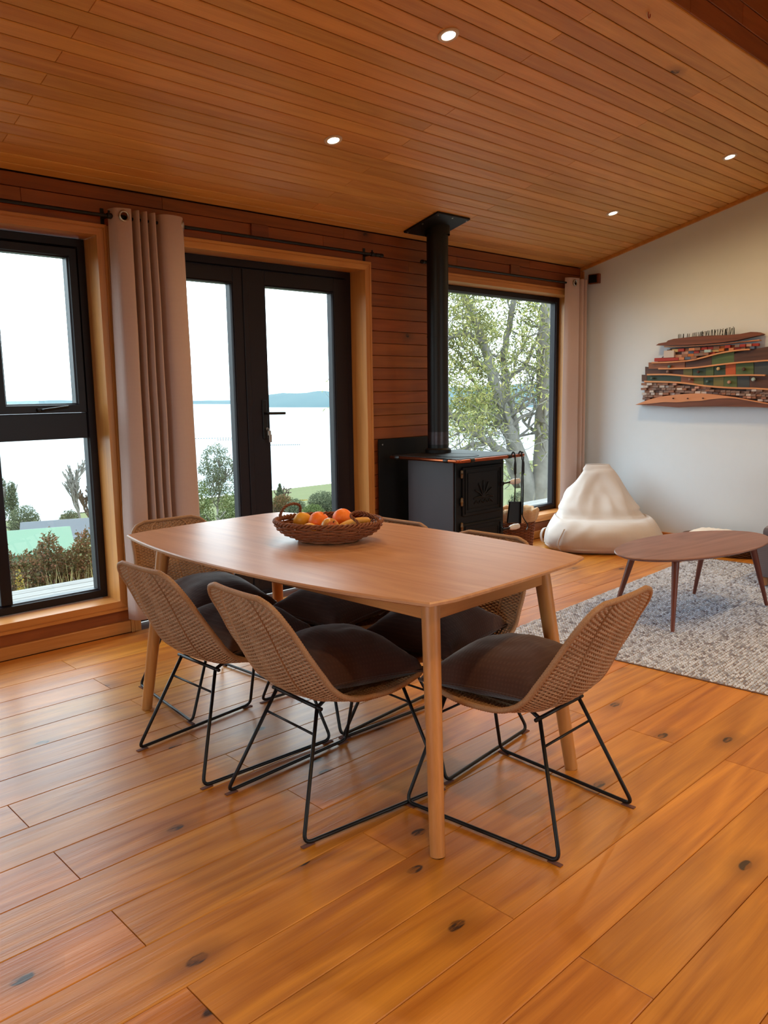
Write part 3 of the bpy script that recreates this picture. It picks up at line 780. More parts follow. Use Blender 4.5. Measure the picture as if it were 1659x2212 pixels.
# ------------------------------------------------------------------ wood stove
M['cast'] = plain('cast_iron', lin(10,8,8), .55, metal=.0, spec=.3, nscale=120, bump=.12)
M['enamel'] = plain('grey_enamel_side', lin(54,43,48), .42, metal=.25, nscale=8, bump=.02, noise_amt=.1)
M['copper'] = plain('worn_copper', lin(186,98,62), .28, metal=1.0, nscale=14, noise_amt=.22)
M['porcelain'] = plain('white_porcelain', lin(226,220,214), .25, noise_amt=.02)
M['brass'] = plain('dull_brass', lin(120,96,70), .45, metal=.8)
M['stovepipe'] = plain('black_stove_pipe', lin(10,9,11), .42, metal=.0, spec=.4, nscale=5, noise_amt=.2)
M['bare_pipe'] = plain('scorched_pipe_steel', lin(84,76,80), .35, metal=.8, nscale=25, noise_amt=.3)
SX0, SX1, SY0, SY1, SZ = 4.03, 4.545, 3.515, 3.97, .845
st = thing('wood_stove', 'black wood stove with grey sides and copper rail by the window wall', 'stove', (0, 0, 0))
MB().bevel_box(SX0+.006, SX1-.006, SY0+.012, SY1, .10, SZ, .006).obj('body', M['cast'], st)
MB().bevel_box(SX0-.004, SX0+.008, SY0+.02, SY1-.005, .105, SZ-.006, .004).obj('side_panel', M['enamel'], st)
MB().bevel_box(SX1-.008, SX1+.004, SY0+.02, SY1-.005, .105, SZ-.006, .004).obj('side_panel', M['enamel'], st)
for x in (SX0+.04, SX1-.04):
    for y in (SY0+.05, SY1-.05): MB().lathe([(.03, 0), (.022, .01), (.018, .05), (.028, .10)], 12, (x, y, 0)).obj('leg', M['cast'], st, 40)
MB().bevel_box(3.925, 4.60, 3.40, 4.02, SZ, SZ+.024, .008).obj('cooking_top', M['cast'], st)
MB().lathe([(.15, 0), (.15, .003), (.143, .004), (.143, .003), (.02, .003)], 36, (4.16, 3.62, SZ+.024)).obj('hob_plate', M['cast'], st, 40)
rail = round_path([(3.915, 4.02, SZ+.010), (3.915, 3.388, SZ+.010), (4.618, 3.388, SZ+.010), (4.618, 4.02, SZ+.010)], .03, 6)
MB().tube(rail, .0115, 12).obj('copper_rail', M['copper'], st, True)
for p, a in (((3.915, 3.95), 'y'), ((3.915, 3.50), 'y'), ((4.04, 3.388), 'x'), ((4.44, 3.388), 'x'), ((4.618, 3.5), 'y'), ((4.618, 3.95), 'y')):
    MB().lathe([(.0135, -.02), (.0145, -.018), (.0145, .018), (.0135, .02)], 12, (p[0], p[1], SZ+.010), True, a).obj('rail_bracket', M['black'], st, 40)
MB().bevel_box(SX0, SX1, SY0, SY0+.014, .10, SZ, .004).obj('front_plate', M['cast'], st)
def stove_door(z0, z1, name):
    d = MB().bevel_box(SX0+.055, SX1-.035, SY0-.016, SY0, z0, z1, .006)
    q = MB()
    for o_, w_, yy in ((.018, .008, .006), (.045, .005, .004)):
        prof_ = [(0, SY0-.014), (0, SY0-.016-yy), (-w_, SY0-.016-yy), (-w_, SY0-.014)]
        for s in ('left', 'top', 'right', 'bottom'):
            r = ring_side(SX0+.055+o_, SX1-.035-o_, z0+o_, z1-o_, prof_, s); d.add(r.v, r.f)
    return d.obj(name, M['cast'], st)
fd = stove_door(.46, .80, 'fire_door'); ad = stove_door(.14, .41, 'ash_door')
mb = MB(); cxd, czd = (SX0+SX1)/2+.01, .63            # cast relief in the door panel
for k in range(7):
    a = math.pi*k/6; mb.tube(catmull([(cxd, SY0-.017, czd-.055), (cxd-.05*math.cos(a), SY0-.020, czd-.055+.05*math.sin(a)+.01), (cxd-.105*math.cos(a), SY0-.017, czd-.055+.12*math.sin(a))], 6), .006, 6)
for k in range(4): mb.tube([(cxd-.10+.05*k, SY0-.018, czd-.09), (cxd-.08+.05*k, SY0-.02, czd-.07), (cxd-.05+.05*k, SY0-.018, czd-.09)], .004, 6)
mb.obj('relief', M['cast'], fd, True)
for z in (.755, .565, .395, .20):
    MB().lathe([(.004, -.030), (.010, -.024), (.010, -.004), (.013, 0), (.010, .004), (.010, .024), (.004, .030)], 10, (SX0+.042, SY0-.014, z)).obj('hinge', M['brass'] if z > .3 else M['cast'], fd if z > .45 else ad, 40)
for z, d_ in ((.655, fd), (.325, ad)):
    h = MB().lathe([(.016, 0), (.018, .008), (.012, .016)], 14, (SX1-.05, SY0-.032, z), True, 'y').tube([(SX1-.05, SY0-.030, z), (SX1-.02, SY0-.045, z+.004), (SX1+.01, SY0-.05, z+.006)], .006, 8).obj('latch', M['black'], d_, 40)
    MB().tube([(SX1+.005, SY0-.05, z+.006), (SX1+.025, SY0-.052, z+.007), (SX1+.060, SY0-.055, z+.008), (SX1+.100, SY0-.058, z+.009)], [.010, .018, .022, .019], 14).obj('grip', M['porcelain'], d_, 40)
# flue
PX, PY = 4.298, 3.92; PTOP = zceil(PY)
pp = thing('stove_pipe', 'tall black stove pipe rising to a square ceiling plate', 'pipe', (PX, PY, SZ+.0245))
H = PTOP-(SZ+.024)
MB().lathe([(.076, .03), (.076, H+.012)], 40).obj('pipe', M['stovepipe'], pp, 40)
MB().lathe([(.0765, .06), (.0768, .145), (.0766, .150)], 40, cap=False).obj('bare_band', M['bare_pipe'], pp, 40)
MB().lathe([(.094, 0), (.094, .022), (.082, .034), (.077, .034)], 40).obj('collar', M['cast'], pp, 40)
MB().lathe([(.078, H*.52), (.079, H*.52+.004), (.078, H*.52+.008)], 40, cap=False).obj('seam_ring', M['stovepipe'], pp, 40)
pl = MB().bevel_box(-.165, .165, -.165, .165, -.016, -.002, .002); plo = pl.obj('ceiling_plate', M['cast'], pp)
plo.location = (4.253-PX, 3.885-PY, zceil(3.885)-(SZ+.024)); plo.rotation_euler = (-ANG, 0, 0)
MB().lathe([(.088, H-.055), (.088, H+.005)], 40, cap=False).obj('top_sleeve', M['stovepipe'], pp, 40)
for k, (bx, by) in enumerate([(-.145, -.145), (.145, -.145), (-.145, .145), (.145, .145), (-.145, 0), (0, -.145)]):
    MB().lathe([(.006, -.020), (.006, -.016)], 8, (bx, by, 0)).obj('screw', M['steel'], plo)
sh = thing('heat_shield', 'black metal heat shield on the wood wall behind the stove', 'heat shield', (0, 0, 0))
MB().bevel_box(3.872, 4.545, 4.098, 4.110, .0, .978, .002).obj('panel', M['cast'], sh)
for x, z in ((3.905, .94), (3.905, .40), (4.50, .94)): MB().lathe([(.006, -.004), (.005, 0)], 8, (x, 4.096, z), True, 'y').obj('screw', M['steel'], sh)
# fire irons hung from the rail
def hook_pts(x, y, z): return [(x, y+.016, z-.012), (x, y+.016, z+.008), (x, y+.008, z+.022), (x, y-.006, z+.022), (x, y-.016, z+.008), (x, y-.018, z-.03)]
RZ = SZ+.010
t = thing('fire_poker', 'thin black fire poker hanging from the rail corner of the stove', 'poker', (4.618+.0, 3.41, RZ))
hk = [(-.018, 0, -.006), (-.014, 0, .014), (0, 0, .018), (.014, 0, .008), (.018, 0, -.02), (.014, 0, -.045)]
MB().tube(catmull(hk, 6), .0042, 6).tube(catmull([(.014, 0, -.14), (.012, 0, -.33), (.012, 0, -.43), (.03, -.01, -.475), (.045, -.02, -.50), (.035, -.03, -.525), (.0, -.045, -.535), (-.02, -.055, -.53)], 6), .0042, 6).obj('rod', M['black'], t, True)
MB().tube([(.014, 0, -.045), (.015, 0, -.06), (.015, 0, -.13), (.014, 0, -.14)], [.006, .0095, .0095, .006], 8).obj('grip', M['black'], t, 40)
t = thing('ash_shovel', 'small black ash shovel hanging beside the stove door', 'shovel', (4.485, 3.388-.0, RZ))
MB().tube(catmull([(0, .015, -.010), (0, .012, .012), (0, 0, .028), (0, -.014, .012), (0, -.018, -.03)], 6), .0055, 6, flat=.5).tube([(0, -.02, -.11), (-.002, -.022, -.22), (-.010, -.024, -.315)], .004, 6).obj('rod', M['black'], t, True)
MB().tube([(0, -.018, -.03), (0, -.019, -.05), (0, -.02, -.12), (0, -.02, -.13)], [.005, .0085, .0085, .005], 8).obj('grip', M['black'], t, 40)
bl = MB().prism([(-.042, 0), (.042, .0), (.050, -.15), (-.050, -.15)], -.003, .003, 'xz'); 
for sx in (-1, 1): bl.add([(sx*.042, -.003, 0), (sx*.05, -.003, -.15), (sx*.05, -.022, -.15), (sx*.042, -.022, 0), (sx*.045, -.003, 0), (sx*.053, -.003, -.15), (sx*.053, -.022, -.15), (sx*.045, -.022, 0)], [(0,1,2,3),(7,6,5,4),(0,4,5,1),(1,5,6,2),(2,6,7,3),(3,7,4,0)])
b_ = bl.obj('blade', M['black'], t); b_.location = (-.012, -.026, -.315); b_.rotation_euler = (0, math.radians(4), math.radians(-25))
t = thing('fire_tongs', 'slim black fire tongs hanging on the stove rail', 'tongs', (4.565, 3.388, RZ))
MB().tube(catmull([(0, .015, -.010), (0, .012, .012), (0, 0, .028), (0, -.014, .012), (0, -.018, -.03)], 6), .0055, 6, flat=.5).obj('hook', M['black'], t, True)
for s in (-1, 1): MB().tube(catmull([(0, -.02, -.03), (s*.008, -.022, -.15), (s*.012, -.022, -.30), (s*.004, -.024, -.42)], 6), .0038, 6).obj('arm', M['black'], t, True)

# log basket
LBX, LBY = 5.10, 3.83
lb = thing('log_basket', 'tall round wicker log basket with burlap rim beside the stove', 'basket', (LBX, LBY, 0))
M['burlap'] = fabric('burlap', lin(176,140,104), lin(206,170,130), 300, .95, .5, .2, blotch=30)
stuff(woven_bowl(lambda t: (.80+.20*t, .006+.33*t), .16, .16, 30, 26, .006, .0045, .0055).obj('woven_wall', M['willow'], lb, True))
MB().lathe([(.126, .004), (.128, .012)], 32).obj('base', M['willow'], lb, 40)
def bur(a, b):
    an = a*2*math.pi; wob = .006*math.sin(an*7+b*4)+.005*math.sin(an*13)
    tab = [(0, .168, .285), (.25, .178, .325), (.45, .182, .362), (.6, .170, .382), (.75, .150, .375), (1, .140, .30)]
    r, z = lerp_tab(tab, b); return ((r+wob)*math.cos(an), (r+wob)*math.sin(an), z+wob*.8)
MB().grid(bur, 64, 16, True).obj('burlap_liner', M['burlap'], lb, True)
M['bark'] = plain('log_bark', lin(112,80,56), .9, nscale=40, noise_amt=.3, bump=.5)
M['log_end'] = plain('log_end_wood', lin(206,160,112), .8, nscale=60)
for k, (dx, dy, tl) in enumerate([(-.062, .0, .12), (.062, -.012, -.1), (.0, -.066, .05), (.0, .066, -.06)]):
    lg = thing('firewood_log', ['split log at the left in the burlap lined basket', 'split log at the right in the burlap lined basket', 'split log at the front in the burlap lined basket', 'split log at the back in the burlap lined basket'][k], 'log', (LBX+dx, LBY+dy, .018), 0, 'logs in the wicker basket')
    pr = [(.04*math.cos(a)*(1+.1*math.sin(3*a+k)), .04*math.sin(a)) for a in [2*math.pi*i/10 for i in range(10)]]
    MB().prism(pr, 0, .30+.012*k).obj('bark', M['bark'], lg); MB().prism([(p[0]*.9, p[1]*.9) for p in pr], .301+.012*k, .303+.012*k).obj('cut_end', M['log_end'], lg)

# ------------------------------------------------------------------ curtains and rods
M['curtain'] = fabric('oatmeal_linen', lin(184,160,152), lin(200,178,170), 900, .95, .15, .25, translucent=.10, blotch=2)
RODY, RODZ = 4.052, 2.222
def rod(x0, x1, brackets, label, ends):
    t = thing('curtain_rod', label, 'curtain rod', (0, 0, 0), 0, 'black curtain rods over the windows')
    MB().tube([(x0, RODY, RODZ), (x1, RODY, RODZ)], .0085, 10).obj('rod', M['black'], t, 40)
    for bx in brackets:
        b = MB().bevel_box(bx-.010, bx+.010, 4.129, 4.1345, RODZ-.05, RODZ+.05, .002).tube([(bx, 4.13, RODZ), (bx, RODY, RODZ)], .007, 8).lathe([(.013, -.012), (.015, -.009), (.015, .009), (.013, .012)], 12, (bx+.0, RODY, RODZ), True, 'x')
        o = b.obj('bracket', M['black'], t, 40)
        MB().lathe([(.004, 0), (.006, .006), (.006, .012)], 8, (bx, RODY, RODZ+.014)).obj('set_screw', M['black'], o)
    for ex_, d in ends:
        MB().lathe([(.0115, 0), (.0125, .012), (.0125, .03), (.008, .036), (.0125, .042), (.0145, .054), (.012, .068), (.004, .072)] if d > 0 else [(.004, -.072), (.012, -.068), (.0145, -.054), (.0125, -.042), (.008, -.036), (.0125, -.03), (.0125, -.012), (.0115, 0)], 14, (ex_, RODY, RODZ), True, 'x').obj('finial', M['black'], t, True)
    return t
rod(.62, 1.975, [.72, 1.952], 'black curtain rod above the left window', [(1.975, 1), (.62, -1)])
rod(2.06, 3.825, [3.795], 'black curtain rod above the double glass door', [(3.825, 1)])
rod(4.34, 6.40, [4.44], 'black curtain rod above the right window', [(4.34, -1)])
def curtain(label, plan, z_top, z_bot, grommets, spread, xb):
    t = thing('curtain', label, 'curtain', (0, 0, 0), 0, 'oatmeal grommet curtains')
    P = catmull([(p[0], p[1], 0) for p in plan], 9); n = len(P); nz = 58
    cx = sum(p.x for p in P)/n
    def fn(a, b):
        i = a*(n-1); p = P[int(round(i))]; hb = .075/(z_top-z_bot); b = hb*b/.38 if b < .38 else hb+(1-hb)*(b-.38)/.62; z = z_top+(z_bot-z_top)*b
        w = b; x = p.x + (p.x-cx)*spread*w + xb*w
        y = 4.050 + (p.y-4.050)*(1+.25*math.sin(b*2.6)) - .010*b + .006*mnoise.noise(Vector((p.x*9, z*2.2, 3)))*(.3+b)
        x += .006*mnoise.noise(Vector((p.x*6, z*3.0, 8)))*(.2+b)
        y = min(y, 4.100)
        return (x, y, z)
    dm = MB().grid(fn, n, nz)
    def in_hole(f):
        cx_, cy_, cz_ = [sum(dm.v[i][k] for i in f)/len(f) for k in range(3)]
        return any(math.hypot((cx_-gx)/max(.35, math.cos(ry)), cz_-RODZ) < .0245 and abs(cy_-gy) < .035 for gx, gy, ry in grommets)
    dm.f = [f for f in dm.f if not in_hole(f)]
    o = dm.obj('drape', M['curtain'], t, True); sm = o.modifiers.new('thick', 'SOLIDIFY'); sm.thickness = .0025; sm.offset = 0
    for gx, gy, ry in grommets:
        pts = []
        for k in range(24):
            a = 2*math.pi*k/24; pts.append((gx+.024*math.cos(a)*math.cos(ry), gy-.002+.024*math.cos(a)*math.sin(ry), RODZ+.024*math.sin(a)))
        MB().tube(pts, .0058, 8, True).obj('grommet', M['steel'], t, True)
    return t
curtain('oatmeal curtain bunched between the left window and glass door', [(1.962,4.082),(1.975,4.03),(2.00,4.012),(2.045,4.004),(2.058,4.03),(2.064,4.085),(2.078,4.085),(2.086,4.02),(2.098,4.012),(2.106,4.08),(2.120,4.085),(2.130,4.02),(2.143,4.012),(2.152,4.08),(2.165,4.085),(2.176,4.02),(2.190,4.012),(2.202,4.08),(2.216,4.085),(2.232,4.02),(2.27,4.000),(2.33,4.004),(2.362,4.03),(2.382,4.078)], 2.262, .09, [(2.012,4.010,0.0), (2.36,4.03,.9)], .10, -.012)
curtain('oatmeal curtain in the corner beside the right window', [(6.085,4.06),(6.11,4.03),(6.16,4.010),(6.222,4.004),(6.236,4.04),(6.245,4.085),(6.262,4.075),(6.285,4.02),(6.305,4.012),(6.318,4.06),(6.332,4.085),(6.352,4.03),(6.372,4.02),(6.388,4.07),(6.405,4.085),(6.425,4.06)], 2.265, .012, [(6.165,4.008,0.0)], .06, -.012)

# ------------------------------------------------------------------ small covers on the walls
M['dark_cover'] = wood('dark_cover_wood', lin(128,66,36), lin(92,44,22), 'x', rough=.45, var=.1)
t = thing('vent_cover', 'square dark wooden cover on the boards above the glass door', 'cover', (0,0,0)); MB().bevel_box(2.878, 3.004, YW-.014, YW-.0005, 2.243, 2.316, .003).obj('plate', M['dark_cover'], t)
t = thing('vent_cover', 'square dark wooden cover on the boards above the right window', 'cover', (0,0,0)); MB().bevel_box(5.404, 5.521, YW-.014, YW-.0005, 2.244, 2.320, .003).obj('plate', M['dark_cover'], t)
t = thing('wall_box', 'small dark brown box on the white wall beside the corner curtain', 'box', (0,0,0))
MB().bevel_box(XR-.035, XR-.0005, 3.935, 4.045, 2.234, 2.318, .004).obj('shell', M['dark_cover'], t); MB().bevel_box(XR-.038, XR-.034, 3.955, 4.035, 2.242, 2.310, .001).obj('face', M['cast'], t)
hkp = Vector((3.486, 1.916, zceil(1.916)))
t = thing('wire_loop', 'short red and white wire loop poking from the ceiling', 'wire', hkp)
MB().tube(catmull([(-.008, 0, .002), (-.010, 0, -.012), (-.004, 0, -.022), (.006, 0, -.018), (.008, 0, -.004)], 5), .002, 6).obj('red_wire', plain('red_wire', lin(160,40,24), .5), t, True)
MB().tube(catmull([(-.012, .003, .002), (-.014, .003, -.012), (-.007, .003, -.025), (.002, .003, -.02), (.004, .003, -.006)], 5), .002, 6).obj('white_wire', M['porcelain'], t, True)

# ------------------------------------------------------------------ bean bag
M['canvas'] = fabric('natural_canvas', lin(190,180,174), lin(206,198,194), 600, .9, .12, .1, blotch=2)
BBX, BBY, BBR = 5.92, 3.545, math.radians(43.7+6)
bb_ = thing('bean_bag', 'pale canvas bean bag chair in the corner by the white wall', 'bean bag', (BBX, BBY, 0), -BBR)
SEC = [(0.0, .40, -.39, .36, 0), (.02, .465, -.445, .42, 0), (.06, .492, -.475, .44, 0), (.11, .482, -.488, .445, 0), (.16, .456, -.484, .44, 0), (.205, .430, -.455, .435, 0), (.238, .408, -.39, .43, 0),
       (.248, .396, -.27, .425, 0), (.232, .388, -.13, .42, 0), (.246, .382, -.075, .42, 0), (.31, .345, -.035, .41, 0), (.38, .296, .03, .395, 0), (.45, .247, .095, .375, 0), (.52, .198, .16, .35, 0), (.60, .142, .225, .325, 0), (.648, .108, .258, .30, 0), (.657, .100, .268, .288, 0)]
def beanfn(a, b):
    k = b*(len(SEC)-1); i = min(len(SEC)-2, int(k)); f_ = k-i
    q0, q1, q2, q3 = SEC[max(0, i-1)], SEC[i], SEC[i+1], SEC[min(len(SEC)-1, i+2)]
    z, w, f0, f1, _ = [.5*(2*q1[j]+(q2[j]-q0[j])*f_+(2*q0[j]-5*q1[j]+4*q2[j]-q3[j])*f_*f_+(3*q1[j]-q0[j]-3*q2[j]+q3[j])*f_**3) for j in range(5)]
    z = max(0.0, z)
    an = a*2*math.pi; ex_ = 2/(3.3 if z < .25 else 2.8); c, s = math.cos(an), math.sin(an)
    x = w*math.copysign(abs(c)**ex_, c); yc, yh = (f0+f1)/2, (f1-f0)/2; y = yc+yh*math.copysign(abs(s)**ex_, s)
    # narrower towards the back low down, wide rounded front roll
    if z < .3: x *= 1-.10*max(0, (y+.1))/.5
    if s < 0 and z > .26: y += .055*math.exp(-(x/.13)**2)*max(0, 1-abs(z-.42)/.17)      # dented back rest
    amp = .018 if .02 < z < .62 else .004
    d = mnoise.noise(Vector((x*3+4, y*3, z*3)))*amp*1.1 + .010*mnoise.noise(Vector((x*13+z*10*math.copysign(1, x), y*5, z*4)))*(1 if .06 < z < .6 else .2) - .026*abs(mnoise.noise(Vector((x*5.5+1.5, y*4, z*3+x*3+3))))*(1 if .05 < z < .62 else .2)
    d += .006*mnoise.noise(Vector((x*16+z*9, y*13, z*5)))*max(0, 1-abs(z-.40)/.2)
    r = Vector((x, y-yc, 0)); r = r.normalized() if r.length > 1e-6 else Vector((0,0,0))
    return (x+r.x*d, y+r.y*d, max(0.0, z+d*.4 if z > .03 else z))
bm_ = MB().grid(beanfn, 96, 90, True); nv = len(bm_.v); bm_.f.append(tuple(range(95, -1, -1))); bm_.f.append(tuple(nv-96+k for k in range(96)))
bo = bm_.obj('bag', M['canvas'], bb_, True); ss = bo.modifiers.new('smooth', 'SUBSURF'); ss.levels = 1; ss.render_levels = 1
MB().tube(catmull([(-.10, .277, .658), (-.04, .274, .661), (.04, .276, .661), (.10, .277, .658)], 6), .004, 6).obj('top_seam', M['canvas'], bb_, True)
MB().tube(catmull([(-.372, -.366, .02), (-.400, -.400, .06), (-.394, -.403, .11), (-.372, -.396, .16), (-.350, -.378, .20)], 6), .007, 6).obj('corner_seam', M['canvas'], bb_, True)
sp = MB(); ctr = catmull([(-.455, -.10, .165), (-.492, -.13, .16), (-.512, -.15, .115), (-.502, -.15, .06), (-.480, -.14, .04)], 6)
sp.tube(ctr, .013, 8, flat=.15).obj('strap', M['canvas'], bb_, True)
# ------------------------------------------------------------------ rug, coffee table, sofa, wicker chest
M['wool'] = island_mat('grey_wool_braid', [(0, lin(116,116,132)), (.2, lin(172,182,202)), (.55, lin(190,202,224)), (.85, lin(208,220,242)), (1, lin(146,150,168))], .95, .1, .2)
M['rug_edge'] = fabric('rug_edge_binding', lin(112,92,84), lin(138,116,106), 400, .95, .3)
rug = thing('rug', 'chunky braided grey wool rug under the coffee table', 'rug', (3.352, 2.59, 0), math.radians(3.2))
RL, RWD = 2.62, 1.95
MB().bevel_box(0, RL, -RWD, 0, .0005, .006, .002).obj('backing', M['rug_edge'], rug)
mb = MB(); random.seed(3)
px_, py_ = .0215, .0165
cols, rows_ = int((RL-.02)/px_), int((RWD-.02)/py_)
for i in range(rows_):
    y = -.012-py_*i
    for j in range(cols):
        x = .012+px_*j+random.uniform(-.0015, .0015); s = 1 if i % 2 else -1
        h = .0135+random.uniform(-.003, .002); a = s*math.radians(32+random.uniform(-9, 9)); c, sn = math.cos(a), math.sin(a); L, W = .0145, .0072+random.uniform(-.001, .001)
        vs = []
        for lx, ly, lz in ((-L,0,.005),(0,-W,.005),(L,0,.005),(0,W,.005),(-L*.45,0,h*.92),(0,-W*.5,h*.9),(L*.45,0,h*.92),(0,W*.5,h*.9)):
            vs.append((x+lx*c-ly*sn, y+lx*sn+ly*c, lz))
        mb.add(vs, [(0,1,5,4),(1,2,6,5),(2,3,7,6),(3,0,4,7),(4,5,6,7)])
stuff(mb.obj('braid_loops', M['wool'], rug, True))

M['walnut'] = wood('walnut_top', lin(150,106,92), lin(112,72,62), 'x', rough=.40, var=0, bump=.05, rings=.45)
M['walnut_leg'] = wood('walnut_leg', lin(120,62,44), lin(84,38,28), 'z', rough=.4, var=.1, bump=.05)
ct = thing('coffee_table', 'oval walnut coffee table with tapered splayed legs on the rug', 'coffee table', (4.412, 2.034, .0160), math.radians(-9.2))
CA, CB, CZ = .600, .297, .404
mb = MB(); n = 72; vs = []
for ins, z in ((.003, CZ), (0, CZ-.004), (.004, CZ-.010), (.028, CZ-.020)):
    for k in range(n): a = 2*math.pi*k/n; vs.append(((CA-ins)*math.cos(a), (CB-ins)*math.sin(a), z))
fs = [tuple(range(n)), tuple(3*n+k for k in range(n-1, -1, -1))]
for r in range(3):
    for i in range(n): j = (i+1) % n; fs.append((r*n+i, (r+1)*n+i, (r+1)*n+j, r*n+j))
mb.add(vs, fs).obj('tabletop', M['walnut'], ct, 35)
for (bx, by), (tx, ty) in (((-.427, -.178), (-.37, -.14)), ((-.42, .225), (-.345, .15)), ((.375, .24), (.33, .15)), ((.47, -.185), (.355, -.14))):
    top, bot = Vector((tx, ty, CZ-.028)), Vector((bx, by, 0.001))
    MB().tube([top.lerp(bot, k/8) for k in range(9)], [.0205-.0105*k/8 for k in range(9)], 16).obj('leg', M['walnut_leg'], ct, 40)
    MB().bevel_box(tx-.04, tx+.04, ty-.03, ty+.03, CZ-.030, CZ-.020, .002).obj('mounting_plate', M['walnut_leg'], ct)

M['sofa'] = fabric('grey_sofa_weave', lin(96,88,94), lin(122,114,118), 500, .95, .3, .2, blotch=4)
M['sofa_leg'] = wood('sofa_leg_wood', lin(186,124,78), lin(150,92,54), 'z', rough=.45, var=.1)
sf = thing('sofa', 'grey upholstered sofa end with short wooden foot at the right edge', 'sofa', (5.30, 2.03, .0160))
def soft_box(x0, x1, y0, y1, z0, z1, r, puff, n=14):
    mb = MB(); cx, cy, cz = (x0+x1)/2, (y0+y1)/2, (z0+z1)/2; hx, hy, hz = (x1-x0)/2, (y1-y0)/2, (z1-z0)/2
    def face(ax_):
        def fn(a, b):
            u, v = -1+2*a, -1+2*b; p = {'+z': (u, v, 1), '-z': (-u, v, -1), '+x': (1, u, v), '-x': (-1, -u, v), '+y': (-u, 1, v), '-y': (u, -1, v)}[ax_]
            q = Vector((p[0]*hx, p[1]*hy, p[2]*hz)); c = Vector((max(-hx+r, min(hx-r, q.x)), max(-hy+r, min(hy-r, q.y)), max(-hz+r, min(hz-r, q.z))))
            d = q-c; q = c+d.normalized()*r if d.length > 1e-9 else q
            if ax_ == '+z': q.z += puff*(1-u*u)*(1-v*v)
            return (q.x+cx, q.y+cy, q.z+cz)
        return fn
    for ax_ in ('+z', '-z', '+x', '-x', '+y', '-y'): mb.grid(face(ax_), n, n)
    return mb
soft_box(0, .95, -1.5, 0, .055, .30, .02, 0).obj('base', M['sofa'], sf, True)
soft_box(.015, .93, -1.45, -.015, .30, .40, .045, .025).obj('seat_cushion', M['sofa'], sf, True)
soft_box(.72, .95, -1.49, -.01, .30, .72, .05, .0).obj('backrest', M['sofa'], sf, True)
for x, y in ((.05, -.05), (.88, -.05), (.05, -1.42), (.88, -1.42)): MB().lathe([(.017, 0), (.024, .056)], 14, (x, y, 0)).obj('foot', M['sofa_leg'], sf, 40)

M['dark_wicker'] = rattan('dark_wicker', lin(96,60,38), lin(66,38,22), lin(34,18,10))
M['throw'] = fabric('white_fluffy_throw', lin(232,222,208), lin(246,240,232), 120, 1.0, .8, .6, blotch=20)
wc = thing('wicker_chest', 'low dark wicker chest by the white wall behind the coffee table', 'chest', (6.24, 2.66, 0))
stuff(woven_bowl(lambda t: (.94+.06*t, .008+.125*t), .16, .30, 13, 40, .005, .004, .004).obj('woven_wall', M['dark_wicker'], wc, True))
MB().lathe([(.01, .130), (.165, .134), (.17, .138), (.165, .144), (.01, .150)], 40).obj('lid', M['dark_wicker'], wc, 40).scale = (1, 1.85, 1)
th = thing('throw_blanket', 'folded white fluffy throw lying on the dark wicker chest', 'blanket', (6.24, 2.70, .151))
def thfn(a, b):
    u, v = -1+2*a, -1+2*b; e = max(0, 1-abs(u)**4)*max(0, 1-abs(v)**4); z = .034*e**.5+.010*mnoise.noise(Vector((u*4, v*7, 2)))*e + .001
    return (u*.12, v*.19, z)
MB().grid(thfn, 30, 44).add([(-.12,-.19,0),(.12,-.19,0),(.12,.19,0),(-.12,.19,0)], [(3,2,1,0)]).obj('fold', M['throw'], th, True)

# ------------------------------------------------------------------ wooden relief on the white wall
def AP(u, v):
    p = on_x(1360+u/5.548, 680+v/5.548, XR-.03); return (p.y, p.z)
art = thing('wall_relief', 'layered relief of reclaimed wood strips and blocks on the white wall', 'wall art', (0, 0, 0))
def wd(nm, a, b): return wood(nm, a, b, 'y', rough=.6, var=.15, bump=.2, rings=.3)
M['a_dark'] = wd('relief_dark_wood', lin(92,58,46), lin(56,34,28)); M['a_slab'] = wd('relief_slab_wood', lin(118,66,44), lin(72,38,26)); M['a_light'] = wd('relief_pale_strip', lin(214,150,106), lin(188,118,78))
M['a_brown'] = wd('relief_brown_wood', lin(150,94,62), lin(106,60,38)); M['a_green'] = wd('relief_green_stain', lin(86,104,60), lin(62,80,44)); M['a_olive'] = wd('relief_olive_stain', lin(112,108,58), lin(84,82,42))
M['a_dgreen'] = wd('relief_dark_green_stain', lin(58,80,64), lin(44,62,50)); M['a_orange'] = wd('relief_orange_stain', lin(186,84,40), lin(150,60,28)); M['a_slate'] = wd('relief_slate_stain', lin(66,74,76), lin(48,54,58))
def sheet(name, pts, d0, d1, mat): return MB().prism([AP(*p) for p in pts], XR-d1, XR-d0, 'yz').obj(name, mat, art)
def smooth2(pts, per=5): return [(p.x, p.y) for p in catmull([(a, b, 0) for a, b in pts], per)]
def ycurve(pts, u):
    for (a, b), (c, d) in zip(pts[:-1], pts[1:]):
        if u <= c: k = max(0, (u-a)/(c-a)); return b+(d-b)*k
    return pts[-1][1]
def strip(pts, th, d1=.055):
    c = smooth2(pts); return sheet('pale_strip', [(u, v-th/2) for u, v in c] + [(u, v+th/2) for u, v in reversed(c)], .012, d1, M['a_light'])
S1 = [(430,383),(600,380),(800,372),(1000,360),(1200,342),(1400,320),(1570,303)]
S2 = [(280,575),(450,570),(600,560),(750,545),(900,510),(1050,470),(1200,440),(1350,422),(1455,415)]
S3 = [(360,647),(550,645),(750,637),(900,622),(1050,602),(1200,585),(1350,570),(1500,560),(1659,548),(1850,545)]
S4 = [(225,717),(450,715),(600,725),(750,738),(900,740),(1050,735),(1250,725),(1450,722),(1635,725)]
S5 = [(190,800),(450,805),(600,812),(750,828),(900,850),(1100,868),(1300,878),(1500,882),(1700,892),(1950,890)]
